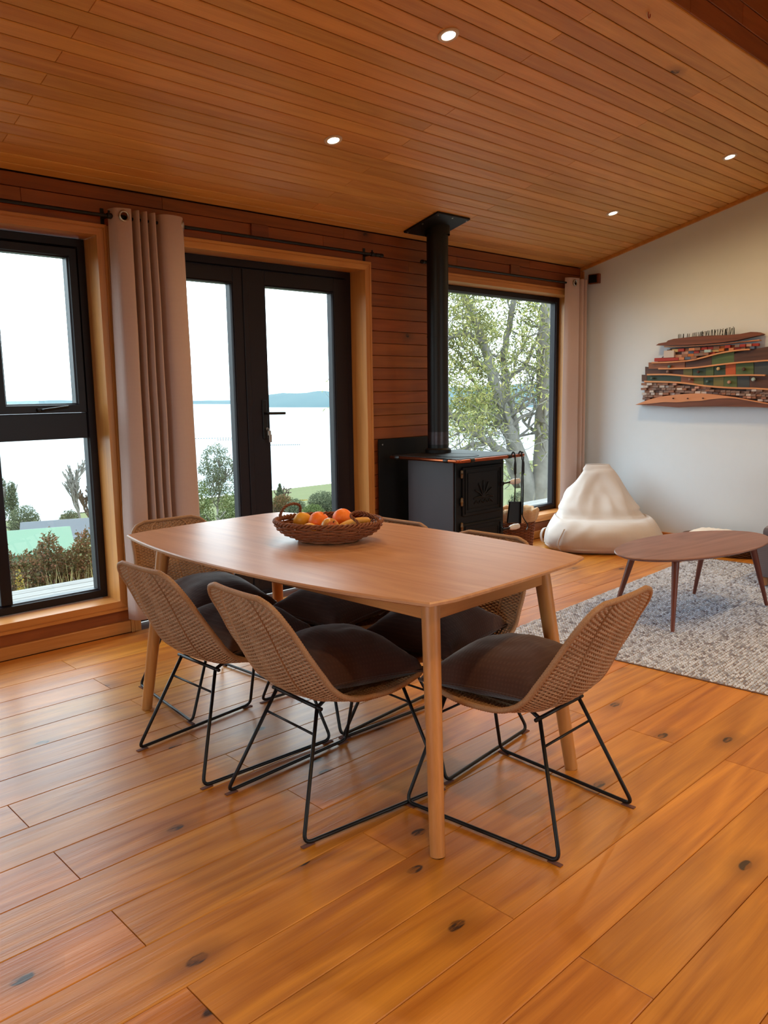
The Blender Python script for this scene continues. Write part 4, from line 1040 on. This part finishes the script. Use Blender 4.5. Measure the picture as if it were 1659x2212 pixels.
BT = [(110,1076),(250,1022),(400,982),(600,956),(800,942),(950,946),(1100,962),(1300,990),(1500,1025),(1700,1062),(1950,1090),(2080,1100)]
for s_, th in ((S1, 14), (S2, 17), (S3, 17), (S4, 18), (S5, 19)): strip(s_, th)
sheet('driftwood_slab', [(345,368),(380,345),(470,330),(490,310),(560,290),(700,275),(800,262),(1000,250),(1200,245),(1350,232),(1480,208),(1560,210),(1620,232),(1600,245),(1480,270),(1300,310),(1100,335),(900,352),(700,362),(500,368)], .012, .075, M['a_slab'])
sheet('backing_board', [(480,400),(1490,345),(1490,420),(1950,400),(1950,880),(2000,1085),(170,1060),(170,810),(240,640),(330,560)], .0005, .014, M['a_dark'])
def band(top, bot, u0, u1, mat, dep):
    us = [u0+(u1-u0)*k/6 for k in range(7)]
    sheet('stained_piece', [(u, (ycurve(top, u) if callable(top) is False else top(u))) for u in us] + [(u, ycurve(bot, u)) for u in reversed(us)], .012, dep, M[mat])
flat = lambda v: [(0, v), (3000, v)]
band([(230,572),(660,560)], S3, 230, 665, 'a_brown', .034)
band(S2, S3, 668, 984, 'a_dark', .030); band(S2, S3, 987, 1254, 'a_green', .032)
sheet('stained_piece', [(1257,468),(1450,420),(1659,382),(1850,370),(1850,540),(1659,545),(1257,582)], .012, .036, M['a_dark'])
band([(185,622),(360,640),(645,640)], S4, 185, 643, 'a_dark', .028)
for u0, u1, m_ in ((646,754,'a_olive'),(757,914,'a_dgreen'),(917,1008,'a_green'),(1011,1150,'a_dgreen'),(1153,1274,'a_orange'),(1277,1488,'a_green'),(1491,1850,'a_slate')): band(S3, S4, u0, u1, m_, .030+.002*((u0//7) % 3))
band([(145,718),(210,718)], flat(800), 145, 208, 'a_dark', .03)
for u0, u1, m_ in ((211,614,'a_dgreen'),(617,768,'a_brown'),(771,889,'a_olive'),(892,1004,'a_dgreen'),(1007,1128,'a_olive'),(1131,1289,'a_green'),(1292,1438,'a_slate'),(1441,1900,'a_dark')): band(S4, S5, u0, u1, m_, .030+.002*((u0//7) % 3))
lower = [(105,1078),(300,1086),(500,1100),(620,1108),(800,1100),(1000,1098),(1200,1098),(1500,1102),(1700,1112),(1950,1112),(2080,1102)]
midl = [(105,1077),(300,1062),(450,1045),(600,1048),(750,1035),(900,1028),(1000,1012),(1150,1000),(1300,1002),(1500,1036),(1700,1072),(1950,1098),(2080,1101)]
sheet('carved_bow', smooth2(BT, 4) + list(reversed(smooth2(midl, 4))), .012, .085, M['a_light'])
sheet('bark_edge', smooth2(midl, 4) + list(reversed(smooth2(lower, 4))), .012, .080, M['a_slab'])
random.seed(11)
UB = {}
def block(u0, u1, v0, v1, dep, mat):
    if mat not in UB: UB[mat] = MB().bevel_box(-.5, .5, -.5, .5, -.5, .5, .04).mesh('block', M[mat])
    a, b = AP(u0, v0), AP(u1, v1); o = link('block', UB[mat], art, (XR-.012-dep/2, (a[0]+b[0])/2, (a[1]+b[1])/2)); o.scale = (dep, abs(a[0]-b[0]), abs(a[1]-b[1])); return o
for nm, c in (('b_red', (168,52,40)), ('b_orange', (196,112,44)), ('b_blue', (86,102,130)), ('b_teal', (90,114,110)), ('b_sky', (168,196,200)), ('b_cream', (206,180,130)), ('b_pink', (196,150,132)), ('b_grey', (138,112,102)), ('b_wood', (150,104,82)), ('b_peach', (206,134,92)), ('b_pale', (206,196,192))):
    M[nm] = plain('relief_'+nm[2:]+'_paint', lin(*c), .65, nscale=50, noise_amt=.15, bump=.2)
pal = ['b_wood','b_grey','b_red','b_orange','b_blue','b_cream','b_pink','b_wood','b_grey','b_sky','b_peach','b_teal','b_red','b_grey','a_dark','b_wood']
v = 392
for r in range(5):
    u = 470-30*r+(r % 2)*28; v0 = 388+34*r
    while u < 1500:
        w = random.uniform(52, 88); um = u+w/2; vt, vb = v0-.075*(um-470)*1.0, v0+30-.075*(um-470)
        if vt > ycurve(S1, um)+6 and vb < ycurve(S2, um)-2 and um > 400+14*r*0: block(u, u+w-4, vt, vb, random.uniform(.022, .048), random.choice(pal))
        u += w
block(430, 552, 432, 512, .05, 'b_pale'); block(315, 552, 520, 552, .046, 'b_red')
for r in range(9):
    u = 150+(r % 2)*22+random.uniform(0, 15); v0 = 818+29*r
    while u < 1940:
        w = random.uniform(46, 72); um = u+w/2; vt, vb = v0+max(0, (um-600))*.05*1.0, 0; vb = vt+26
        if vt > ycurve(S5, um)+8 and vb < ycurve(BT, um)-1+6 and vt < 1045: block(u, u+w-4, vt, vb, random.uniform(.02, .05), random.choice(['b_wood','b_grey','b_wood','b_grey','b_pink','b_pale','b_wood','a_dark','b_grey']))
        u += w
NAIL = MB().tube([(0,0,0),(0,0,.03),(.001,.001,.046)], [.0022,.0022,.002], 5).mesh('nail', M['cast'])
for k, u in enumerate([600+14*i for i in range(9)] + [772+13.0*i for i in range(39)]):
    a = AP(u, 258+.0*u if u > 750 else 285); sc = .55+.9*((u-600)/660 if u > 750 else .35)*random.uniform(.7, 1.1)
    yv = ycurve([(560,290),(700,275),(800,262),(1000,250),(1280,240)], u); a = AP(u, yv+6)
    o = link('nail', NAIL, art, (XR-.045+random.uniform(-.02, .02), a[0], a[1]), (random.uniform(-.22, .22), random.uniform(-.1, .1), 0)); o.scale = (1, 1, sc)
for u, v_, mt, r in ((280,760,'b_teal',15),(470,682,'b_grey',18),(490,622,'b_teal',20),(735,775,'b_grey',16),(945,800,'b_teal',18),(835,685,'a_dark',18),(1075,648,'b_cream',22),(1380,652,'a_dark',24),(1205,808,'b_pink',22),(1495,775,'b_sky',26),(565,1000,'a_dark',8),(738,1002,'a_dark',8),(920,998,'a_dark',8)):
    a, b = AP(u-r, v_), AP(u+r, v_); rr = abs(a[0]-b[0])/2
    MB().lathe([(.0005, 0), (rr*.7, .0), (rr, .012), (rr*.8, .022), (rr*.3, .026)], 7, (0,0,0), True, 'x').obj('pebble', M[mt], art, False, (XR-.062 if r > 10 else XR-.104, (a[0]+b[0])/2, a[1]), (.3*u, 0, 0))
# ------------------------------------------------------------------ outside: deck, hillside, bay, trees, houses
random.seed(21)
M['deck'] = wood('weathered_deck', lin(122,118,114), lin(96,92,88), 'x', rough=.8, var=.12, bump=.3)
M['deck_gap'] = plain('deck_base_dark', lin(70,64,58), .9)  # dark base colour seen in the gaps between deck boards
deck = struct(MB().box(-6, 14, 4.36, 6.12, -.30, -.155).obj('deck', M['deck_gap']))
for k in range(13):
    y0 = 4.36+.136*k
    for x0, x1 in ((-6, -1.1), (-1.1, 3.1), (3.1, 7.6), (7.6, 14)):
        xx = (k % 2)*.9; a, b = max(-6, x0+xx), min(14, x1+xx if x1 < 14 else 14)
        if b-a > .05: link('deck_board', plank_mesh(b-a-.004, .128, .025, .004, M['deck']), deck, ((a+b)/2, y0+.064, -.12))
def tz(x, y): d = max(0, y-6.2); return -1.05-.140*d + .25*mnoise.noise(Vector((x*.05, y*.05, 0)))*min(1, d/10)
SEA = -27.0
N = NT('meadow'); nz = N.noise(N.coords((.35,.35,.35), False), 1, 6); nf = N.noise(N.coords((6,6,6), False), 1, 4)
N.base(N.mix(nf, N.mix(nz, lin(84,92,54), lin(112,106,66)), lin(60,68,40))); N.set(Roughness=.95, Specular_IOR_Level=.1); M['meadow'] = N.m
struct(MB().grid(lambda a, b: (lambda x, y: (x, y, tz(x, y)))(-120+440*a, 6.1+206*b*b), 90, 70).obj('hillside', M['meadow'], None, True))
N = NT('bay_water'); cz = N.coords((.004,.011,.01), False); nz = N.noise(cz, 1, 6, .6, .5); nf = N.noise(N.coords((.6,1.4,1), False), 1, 4)
N.base(N.mix(N.ramp(nz, [(.42, 0.0), (.60, 1.0)]), lin(82,98,104), lin(106,113,114))); N.set(Roughness=.4, Specular_IOR_Level=.25); N.bump(nf, .25, .4); M['sea'] = N.m
struct(MB().add([(-6000, 195, SEA), (14000, 195, SEA), (14000, 14000, SEA), (-6000, 14000, SEA)], [(0,1,2,3)]).obj('sea', M['sea']))
N = NT('far_hill_haze_blue'); nz = N.noise(N.coords((.006,.006,.02), False), 1, 6); N.base(N.mix(nz, lin(64,84,92), lin(86,102,104))); N.set(Roughness=.95, Specular_IOR_Level=.05); M['hill'] = N.m  # bluish distance haze is mixed into the hill colour
def ridge(name, px0, px1, py_shore, tops, depth):
    """land across the bay: its distance follows from where its shore meets the water"""
    nU, nV = 60, 10
    def fn(a, b):
        px = px0+(px1-px0)*a; d = ray(px, py_shore); D = (SEA-CAM.z)/d.z; p = CAM+d*D
        back = Vector((d.x, d.y, 0)).normalized()*depth*b
        hgt = lerp_tab([(t[0], t[1]) for t in tops], a)[0]*(math.sin(math.pi*min(1, b*1.02)*.5)**.7 if b < .98 else 1)
        hgt *= (1+.14*mnoise.noise(Vector((a*14, b*3, 5)))+.06*mnoise.noise(Vector((a*50, b*8, 1))))
        return (p.x+back.x, p.y+back.y, SEA-.5+hgt)
    return struct(MB().grid(fn, nU, nV).obj(name, M['hill'], None, True))
ridge('far_hill', 560, 1330, 880, [(0, 22), (.1, 31), (.2, 31), (.3, 28), (.5, 34), (.75, 40), (1, 30)], 300)
ridge('far_hill', -160, 560, 873, [(0, 10), (.2, 10), (.4, 13), (.55, 8), (.7, 5), (.85, 8), (1, 9)], 400)

# trees
def leaf_mat(name, stops): return island_mat(name, stops, .7, .2, 0, .35)
LM = {'gum': leaf_mat('gum_leaves', [(0, lin(59,68,49)), (.5, lin(83,89,67)), (1, lin(108,110,83))]),
      'green': leaf_mat('green_leaves', [(0, lin(52,67,33)), (.5, lin(78,89,46)), (1, lin(105,112,64))]),
      'rust': leaf_mat('rusty_leaves', [(0, lin(59,56,27)), (.4, lin(83,73,38)), (.75, lin(102,73,44)), (1, lin(120,76,56))]),
      'yellow': leaf_mat('yellow_leaves', [(0, lin(89,83,32)), (.5, lin(134,116,44)), (1, lin(164,128,48))]),
      'willow': leaf_mat('acacia_leaves', [(0, lin(84,92,50)), (.4, lin(118,122,70)), (.8, lin(150,146,88)), (1, lin(170,160,98))]),
      'twig': leaf_mat('bare_twigs', [(0, lin(88,73,62)), (1, lin(120,104,89))])}
M['bark_grey'] = plain('grey_bark', lin(124,118,110), .9, nscale=9, noise_amt=.3, bump=.5)
M['bark_brown'] = plain('brown_bark', lin(88,70,56), .9, nscale=9, noise_amt=.3, bump=.5)
def rnd_dir():
    while True:
        v = Vector((random.uniform(-1,1), random.uniform(-1,1), random.uniform(-1,1)))
        if .05 < v.length < 1: return v.normalized()
def add_leaf(mb, p, L, W, d=None):
    d = d or rnd_dir(); s = d.cross(rnd_dir())
    if s.length < .01: return
    s = s.normalized(); q = d.cross(s)*L*.12
    mb.add([p, p+d*L*.5+s*W+q, p+d*L, p+d*L*.5-s*W+q], [(0,1,2,3)])
def tree(name, label, cat, px, D, py_top, hw_px, leaf, n_leaf, shape='round', bark='bark_grey', group=None, lsize=1.0, base_px=None):
    b = at_dist(px, 1100, D); z0 = tz(b.x, b.y)
    if base_px: z0 = at_dist(px, base_px, D).z
    zt = at_dist(px, py_top, D).z; H = zt-z0; depth = (b-CAM).dot(_f); R = hw_px/F_PX*depth
    t = thing(name, label, cat, (b.x, b.y, z0), random.uniform(0, 6), group)
    wood_, fol = MB(), MB(); tips = []
    def grow(p, d, L, r, lev):
        pts = [p]; q = p
        for k in range(4):
            d = (d+rnd_dir()*.22+Vector((0,0,.05 if shape != 'bare' else .12))).normalized(); q = q+d*L/4; pts.append(q)
        wood_.tube(pts, [max(r*(1-.45*k/4), .0006*D) for k in range(5)], 5, cap=False)
        if lev == 0: tips.append(q); return
        for k in range((3 if lev > 1 else 4)+(2 if shape == 'bare' else 0)):
            s = pts[1+random.randint(1, 3)]; nd = (d*.5+rnd_dir()*.9); nd.z = abs(nd.z)*.6+(.25 if shape != 'bare' else .45)
            nd.x *= R/H*(2.2 if shape != 'bare' else 3.6); nd.y *= R/H*(2.2 if shape != 'bare' else 3.6)
            grow(s, nd.normalized(), L*.6, r*.5, lev-1)
    if shape == 'bush':
        for k in range(7): a = random.uniform(0, 6.28); grow(Vector((.2*R*math.cos(a), .2*R*math.sin(a), 0)), Vector((math.cos(a)*.5, math.sin(a)*.5, 1)).normalized(), H*.45, .02*R+.006, 1)
    else: grow(Vector((0,0,0)), Vector((0,0,1)), H*.5, max(.02, H*.018), 3)
    sz = max(.035, .085*R, .0016*D)*lsize
    for k in range(int(n_leaf*1.7)):
        if shape == 'cone':
            zz = random.random()**1.6; rr = R*(1-zz)*random.random()**.5; a = random.uniform(0, 6.28); p = Vector((rr*math.cos(a), rr*math.sin(a), H*(.12+.88*zz)))
        elif shape == 'bush':
            v = rnd_dir()*(random.random()**.33); p = Vector((v.x*R, v.y*R, H*(.5+.5*v.z)))
            m_ = mnoise.noise(Vector((p.x*3.2/R, p.y*3.2/R, p.z*3.2/R+px)))
            if m_ < -.25: continue
            p.z += H*.10*m_
        elif shape == 'bare': 
            p = random.choice(tips)+rnd_dir()*R*.15
        else:
            v = rnd_dir()*(random.random()**.4); p = Vector((v.x*R, v.y*R, H*(.62+.38*v.z)))
            if mnoise.noise(Vector((p.x*2.6/R, p.y*2.6/R, p.z*2.6/R+px))) < -.08: continue
        add_leaf(fol, p, sz*random.uniform(.7, 1.5), sz*random.uniform(.2, .42))
    wood_.obj('trunk', M[bark], t, True)
    if fol.f: stuff(fol.obj('foliage', LM[leaf], t))
    return t
G = 'trees and shrubs down the slope'
tree('gum_tree', 'slim gum tree at the far left edge of the lower window pane', 'tree', 8, 62, 1026, 11, 'gum', 2600, group=G)
tree('gum_tree', 'slim gum tree second from the left edge, over the bushes', 'tree', 28, 58, 1036, 12, 'gum', 2600, group=G)
tree('leafy_bush', 'big grey green bush below the slim gum trees', 'bush', 50, 46, 1094, 34, 'gum', 4200, 'bush', group=G)
tree('leafy_bush', 'grey green bush beside the bare tree, left window', 'bush', 150, 46, 1104, 24, 'gum', 3400, 'bush', group=G)
tree('bare_tree', 'tall thin bare tree at the right of the lower left pane', 'tree', 172, 42, 1000, 24, 'twig', 0, 'bare', 'bark_grey', G)
tree('bare_tree', 'short brown bare tree hugging the left window frame', 'tree', 192, 44, 1030, 16, 'twig', 0, 'bare', 'bark_brown', G)
tree('rusty_shrub', 'rust tipped shrub at the left of the near hedge', 'shrub', 50, 8.2, 1190, 46, 'rust', 5200, 'bush', 'bark_brown', 'hedge shrubs beyond the deck', .8)
tree('rusty_shrub', 'tall rust tipped shrub in the middle of the near hedge', 'shrub', 98, 8.4, 1152, 40, 'rust', 5600, 'bush', 'bark_brown', 'hedge shrubs beyond the deck', .8)
tree('rusty_shrub', 'low rust tipped shrub between the two tall hedge shrubs', 'shrub', 140, 8.6, 1188, 42, 'rust', 4800, 'bush', 'bark_brown', 'hedge shrubs beyond the deck', .8)
tree('rusty_shrub', 'tall rust tipped shrub nearest the left window jamb', 'shrub', 180, 8.4, 1146, 42, 'rust', 5800, 'bush', 'bark_brown', 'hedge shrubs beyond the deck', .8)
tree('rusty_shrub', 'rust tipped shrub behind the bunched curtain', 'shrub', 240, 8.5, 1165, 40, 'rust', 4800, 'bush', 'bark_brown', 'hedge shrubs beyond the deck', .8)
tree('rusty_shrub', 'rust tipped shrub left of the left window pane', 'shrub', -10, 8.4, 1170, 40, 'rust', 4800, 'bush', 'bark_brown', 'hedge shrubs beyond the deck', .8)
tree('flower_bush', 'small yellow flowering bush at the hedge foot, left window', 'bush', 30, 7.6, 1228, 12, 'yellow', 700, 'bush', 'bark_brown', G, .5)
tree('leafy_tree', 'airy pale trunked tree behind the left door pane', 'tree', 472, 30, 955, 40, 'gum', 5200, group=G)
tree('leafy_bush', 'bright green bush at the foot of the left door pane', 'bush', 430, 17, 1040, 34, 'green', 4200, 'bush', group=G)
tree('leafy_bush', 'green bush by the meeting stile of the glass door', 'bush', 500, 18, 1062, 32, 'green', 3800, 'bush', group=G)
tree('conical_tree', 'small conical tree behind the right door pane', 'tree', 606, 40, 1046, 24, 'gum', 3000, 'cone', 'bark_brown', G)
tree('leafy_bush', 'brownish bush around the small conical tree', 'bush', 612, 36, 1068, 26, 'rust', 3000, 'bush', 'bark_brown', G)
tree('leafy_bush', 'pale green bush at the right of the right door pane', 'bush', 700, 36, 1062, 36, 'gum', 3800, 'bush', group=G)
tree('flower_bush', 'yellow bush between the conical tree and pale bush', 'bush', 652, 60, 1086, 22, 'yellow', 1600, 'bush', 'bark_brown', G)

tree('leafy_bush', 'low grey bush between the door stile and the yellow bush', 'bush', 640, 30, 1078, 24, 'gum', 3000, 'bush', group=G)
tree('leafy_bush', 'low olive bush under the pale bush, right door pane', 'bush', 676, 26, 1090, 26, 'green', 3000, 'bush', group=G)
# big acacia outside the right window: limbs follow what the window shows
TD = 14.0
def TP(px, py, dd=0): return at_dist(px, py, TD+dd)
tb = TP(1160, 1100); ac = thing('acacia_tree', 'large spreading acacia tree filling the right window', 'tree', (tb.x, tb.y, tz(tb.x, tb.y)))
aw, af = MB(), MB(); org = Vector((tb.x, tb.y, tz(tb.x, tb.y))); limb_pts = []
def limb(pts, r0, r1, twigs=7, n_sub=2):
    P = catmull([TP(*p) - org for p in pts], 6); m = len(P)
    P = [p + rnd_dir()*.02 for p in P]
    r0 *= 1.5; r1 *= 1.5; aw.tube(P, [r0+(r1-r0)*i/(m-1) for i in range(m)], 7)
    def twig(p, d, L, r, lev):
        q = p; pts_ = [p]
        for k in range(5): d = (d+rnd_dir()*.38).normalized(); q = q+d*L/5; pts_.append(q)
        aw.tube(pts_, [r*(1-.6*k/5) for k in range(6)], 4, cap=False); limb_pts.extend(pts_[2:])
        if lev:
            for k in range(3): twig(pts_[random.randint(2, 5)], (d+rnd_dir()*.9).normalized(), L*.62, r*.55, lev-1)
    for k in range(twigs):
        i = random.randint(m//4, m-1); d = (rnd_dir()+Vector((0,0,.35))).normalized(); twig(P[i], d, random.uniform(.6, 1.3), max(.008, (r0+(r1-r0)*i/(m-1))*.33), n_sub)
limb([(1150,1240),(1165,1090),(1172,980),(1176,860),(1180,740),(1186,620,.1),(1190,480,.2)], .125, .075, 9)
limb([(1152,1085),(1128,1010,-.1),(1104,940,-.2),(1078,860,-.2),(1050,760,-.1),(1020,680,0),(985,600,.1)], .105, .03, 14)
limb([(1120,1045,.1),(1105,990,.2),(1110,930,.3),(1096,850,.4),(1090,760,.4),(1110,660,.4),(1120,560,.5)], .075, .025, 12)
limb([(1125,1012),(1085,975,-.3),(1040,945,-.5),(1000,915,-.6),(968,892,-.7),(930,880,-.8)], .060, .02, 10)
limb([(1075,868,.1),(1100,815,.3),(1140,780,.4),(1170,700,.5)], .04, .015, 8)
limb([(1048,955,-.4),(1010,965,-.6),(970,985,-.8),(930,990,-.9)], .035, .012, 8)
limb([(1035,735,-.1),(1000,720,-.3),(960,735,-.4),(930,760,-.5)], .032, .012, 9)
limb([(1100,935,-.2),(1060,900,.1),(1040,850,.3),(1005,800,.3),(960,760,.3)], .038, .012, 10)
for p in limb_pts:
    sx = CAM + Vector((0,0,0)); w = p+org-CAM; dz = w.dot(_f); ppx = IMG_W/2+F_PX*w.dot(_r)/dz; ppy = IMG_H/2-F_PX*w.dot(_u)/dz
    dens = 3.2*math.exp(-((ppx-1010)/75)**2-((ppy-840)/110)**2) + 1.6*math.exp(-((ppx-1010)/90)**2-((ppy-690)/80)**2) + 1.3*math.exp(-((ppx-1140)/70)**2-((ppy-700)/90)**2) + .45
    if ppy > 930: dens *= .35
    for k in range(int(dens*.65+random.random())):
        q = p+rnd_dir()*random.uniform(.0, .26)
        d = rnd_dir()
        for j in range(5): add_leaf(af, q+rnd_dir()*.10, random.uniform(.07, .13), random.uniform(.008, .015), (d+rnd_dir()*.8).normalized())
aw.obj('trunk', M['bark_grey'], ac, True); stuff(af.obj('foliage', LM['willow'], ac))
tree('leafy_bush', 'pale bush beyond the deck under the acacia, right window', 'bush', 1128, 16, 1060, 34, 'gum', 3000, 'bush', group=G)

# houses down the slope
def house(label, px0, px1, py_eave, D, h, depth, roof_h, wall, roof, name='house', n_win=2):
    a, b = at_dist(px0, py_eave, D), at_dist(px1, py_eave, D); L = (b-a).length; ang = math.atan2(b.y-a.y, b.x-a.x)
    t = thing(name, label, 'house', (a.x, a.y, a.z-h), ang)
    MB().box(0, L, 0, depth, -2.5, h).obj('wall', wall, t)
    e = .35
    MB().add([(-e,-e,h-.05), (L+e,-e,h-.05), (L+e,depth+e,h-.05), (-e,depth+e,h-.05), (-e,depth/2,h+roof_h), (L+e,depth/2,h+roof_h)], [(3,2,1,0),(0,1,5,4),(2,3,4,5),(0,4,3),(1,2,5)]).obj('roof', roof, t)
    for k in range(n_win):
        x = L*(k+.5)/n_win; w = MB().box(x-.5, x+.5, -.06, -.01, h-1.5, h-.5).obj('window', M['porcelain'], t); MB().box(x-.42, x+.42, -.09, -.06, h-1.42, h-.58).obj('pane', M['frame'], w)
    return t
M['roof_green'] = plain('pale_green_roof', lin(66,96,72), .7, nscale=2); M['roof_grey'] = plain('grey_roof', lin(56,60,66), .8, nscale=2); M['roof_white'] = plain('white_roof', lin(140,138,134), .7)
M['wall_cream'] = plain('cream_wall', lin(214,208,196), .85); M['wall_green'] = plain('green_wall', lin(126,166,132), .85)
house('long low building with a pale green roof behind the hedge', -30, 135, 1198, 24, 1.6, 4.0, .30, M['wall_green'], M['roof_green'])
house('grey roofed house right of the pale green roof', 62, 184, 1166, 34, 2.0, 5, .35, M['wall_cream'], M['roof_grey'])
house('small white roofed house far down between the trees', 92, 122, 1138, 60, 1.6, 5, .45, M['wall_cream'], M['roof_white'])
# dry grass along the deck edge
M['dry_grass'] = island_mat('dry_grass', [(0, lin(150,140,84)), (.5, lin(186,172,116)), (1, lin(206,192,140))], .9, .1, 0, .3)
mb = MB()
for k in range(2600):
    x = random.uniform(-.5, 9); y = random.uniform(6.2, 6.9); z = tz(x, y); L = random.uniform(.75, 1.12) if random.random() < .5 else random.uniform(.3, .9); d = (Vector((0,0,1))+rnd_dir()*.22).normalized(); s = Vector((random.uniform(-1,1), random.uniform(-1,1), 0)).normalized()*.006
    p = Vector((x, y, z)); mb.add([p-s, p+s, p+d*L], [(0,1,2)])
g = stuff(mb.obj('dry_grass', M['dry_grass'])); g['label'] = 'dry grass blades growing along the deck edge'; g['category'] = 'grass'
# mussel float lines on the bay
M['float'] = plain('dark_float', lin(84,96,104), .8)
for k, (px0, px1, py) in enumerate([(410, 505, 948), (470, 560, 951), (585, 650, 962)]):
    a, b = on_z(px0, py, SEA), on_z(px1, py-1, SEA); mb = MB()
    n = 16
    for i in range(n):
        p, q = a.lerp(b, i/n), a.lerp(b, (i+.55)/n); mb.box(min(p.x,q.x), max(p.x,q.x), p.y-.25, p.y+.25, SEA-.1, SEA+.35)
    tag(mb.obj('float_line', M['float']), ['dark float line on the bay behind the left door pane', 'dark float line beside the meeting stiles of the door', 'short dark float line behind the right door pane'][k], 'float line', 'float lines on the bay')

struct(MB().box(-60, 60, -90, YB-.3, -.5, -.2).box(-60, XL-.4, YB-.3, 6.0, -.5, -.2).obj('garden', M['meadow']))
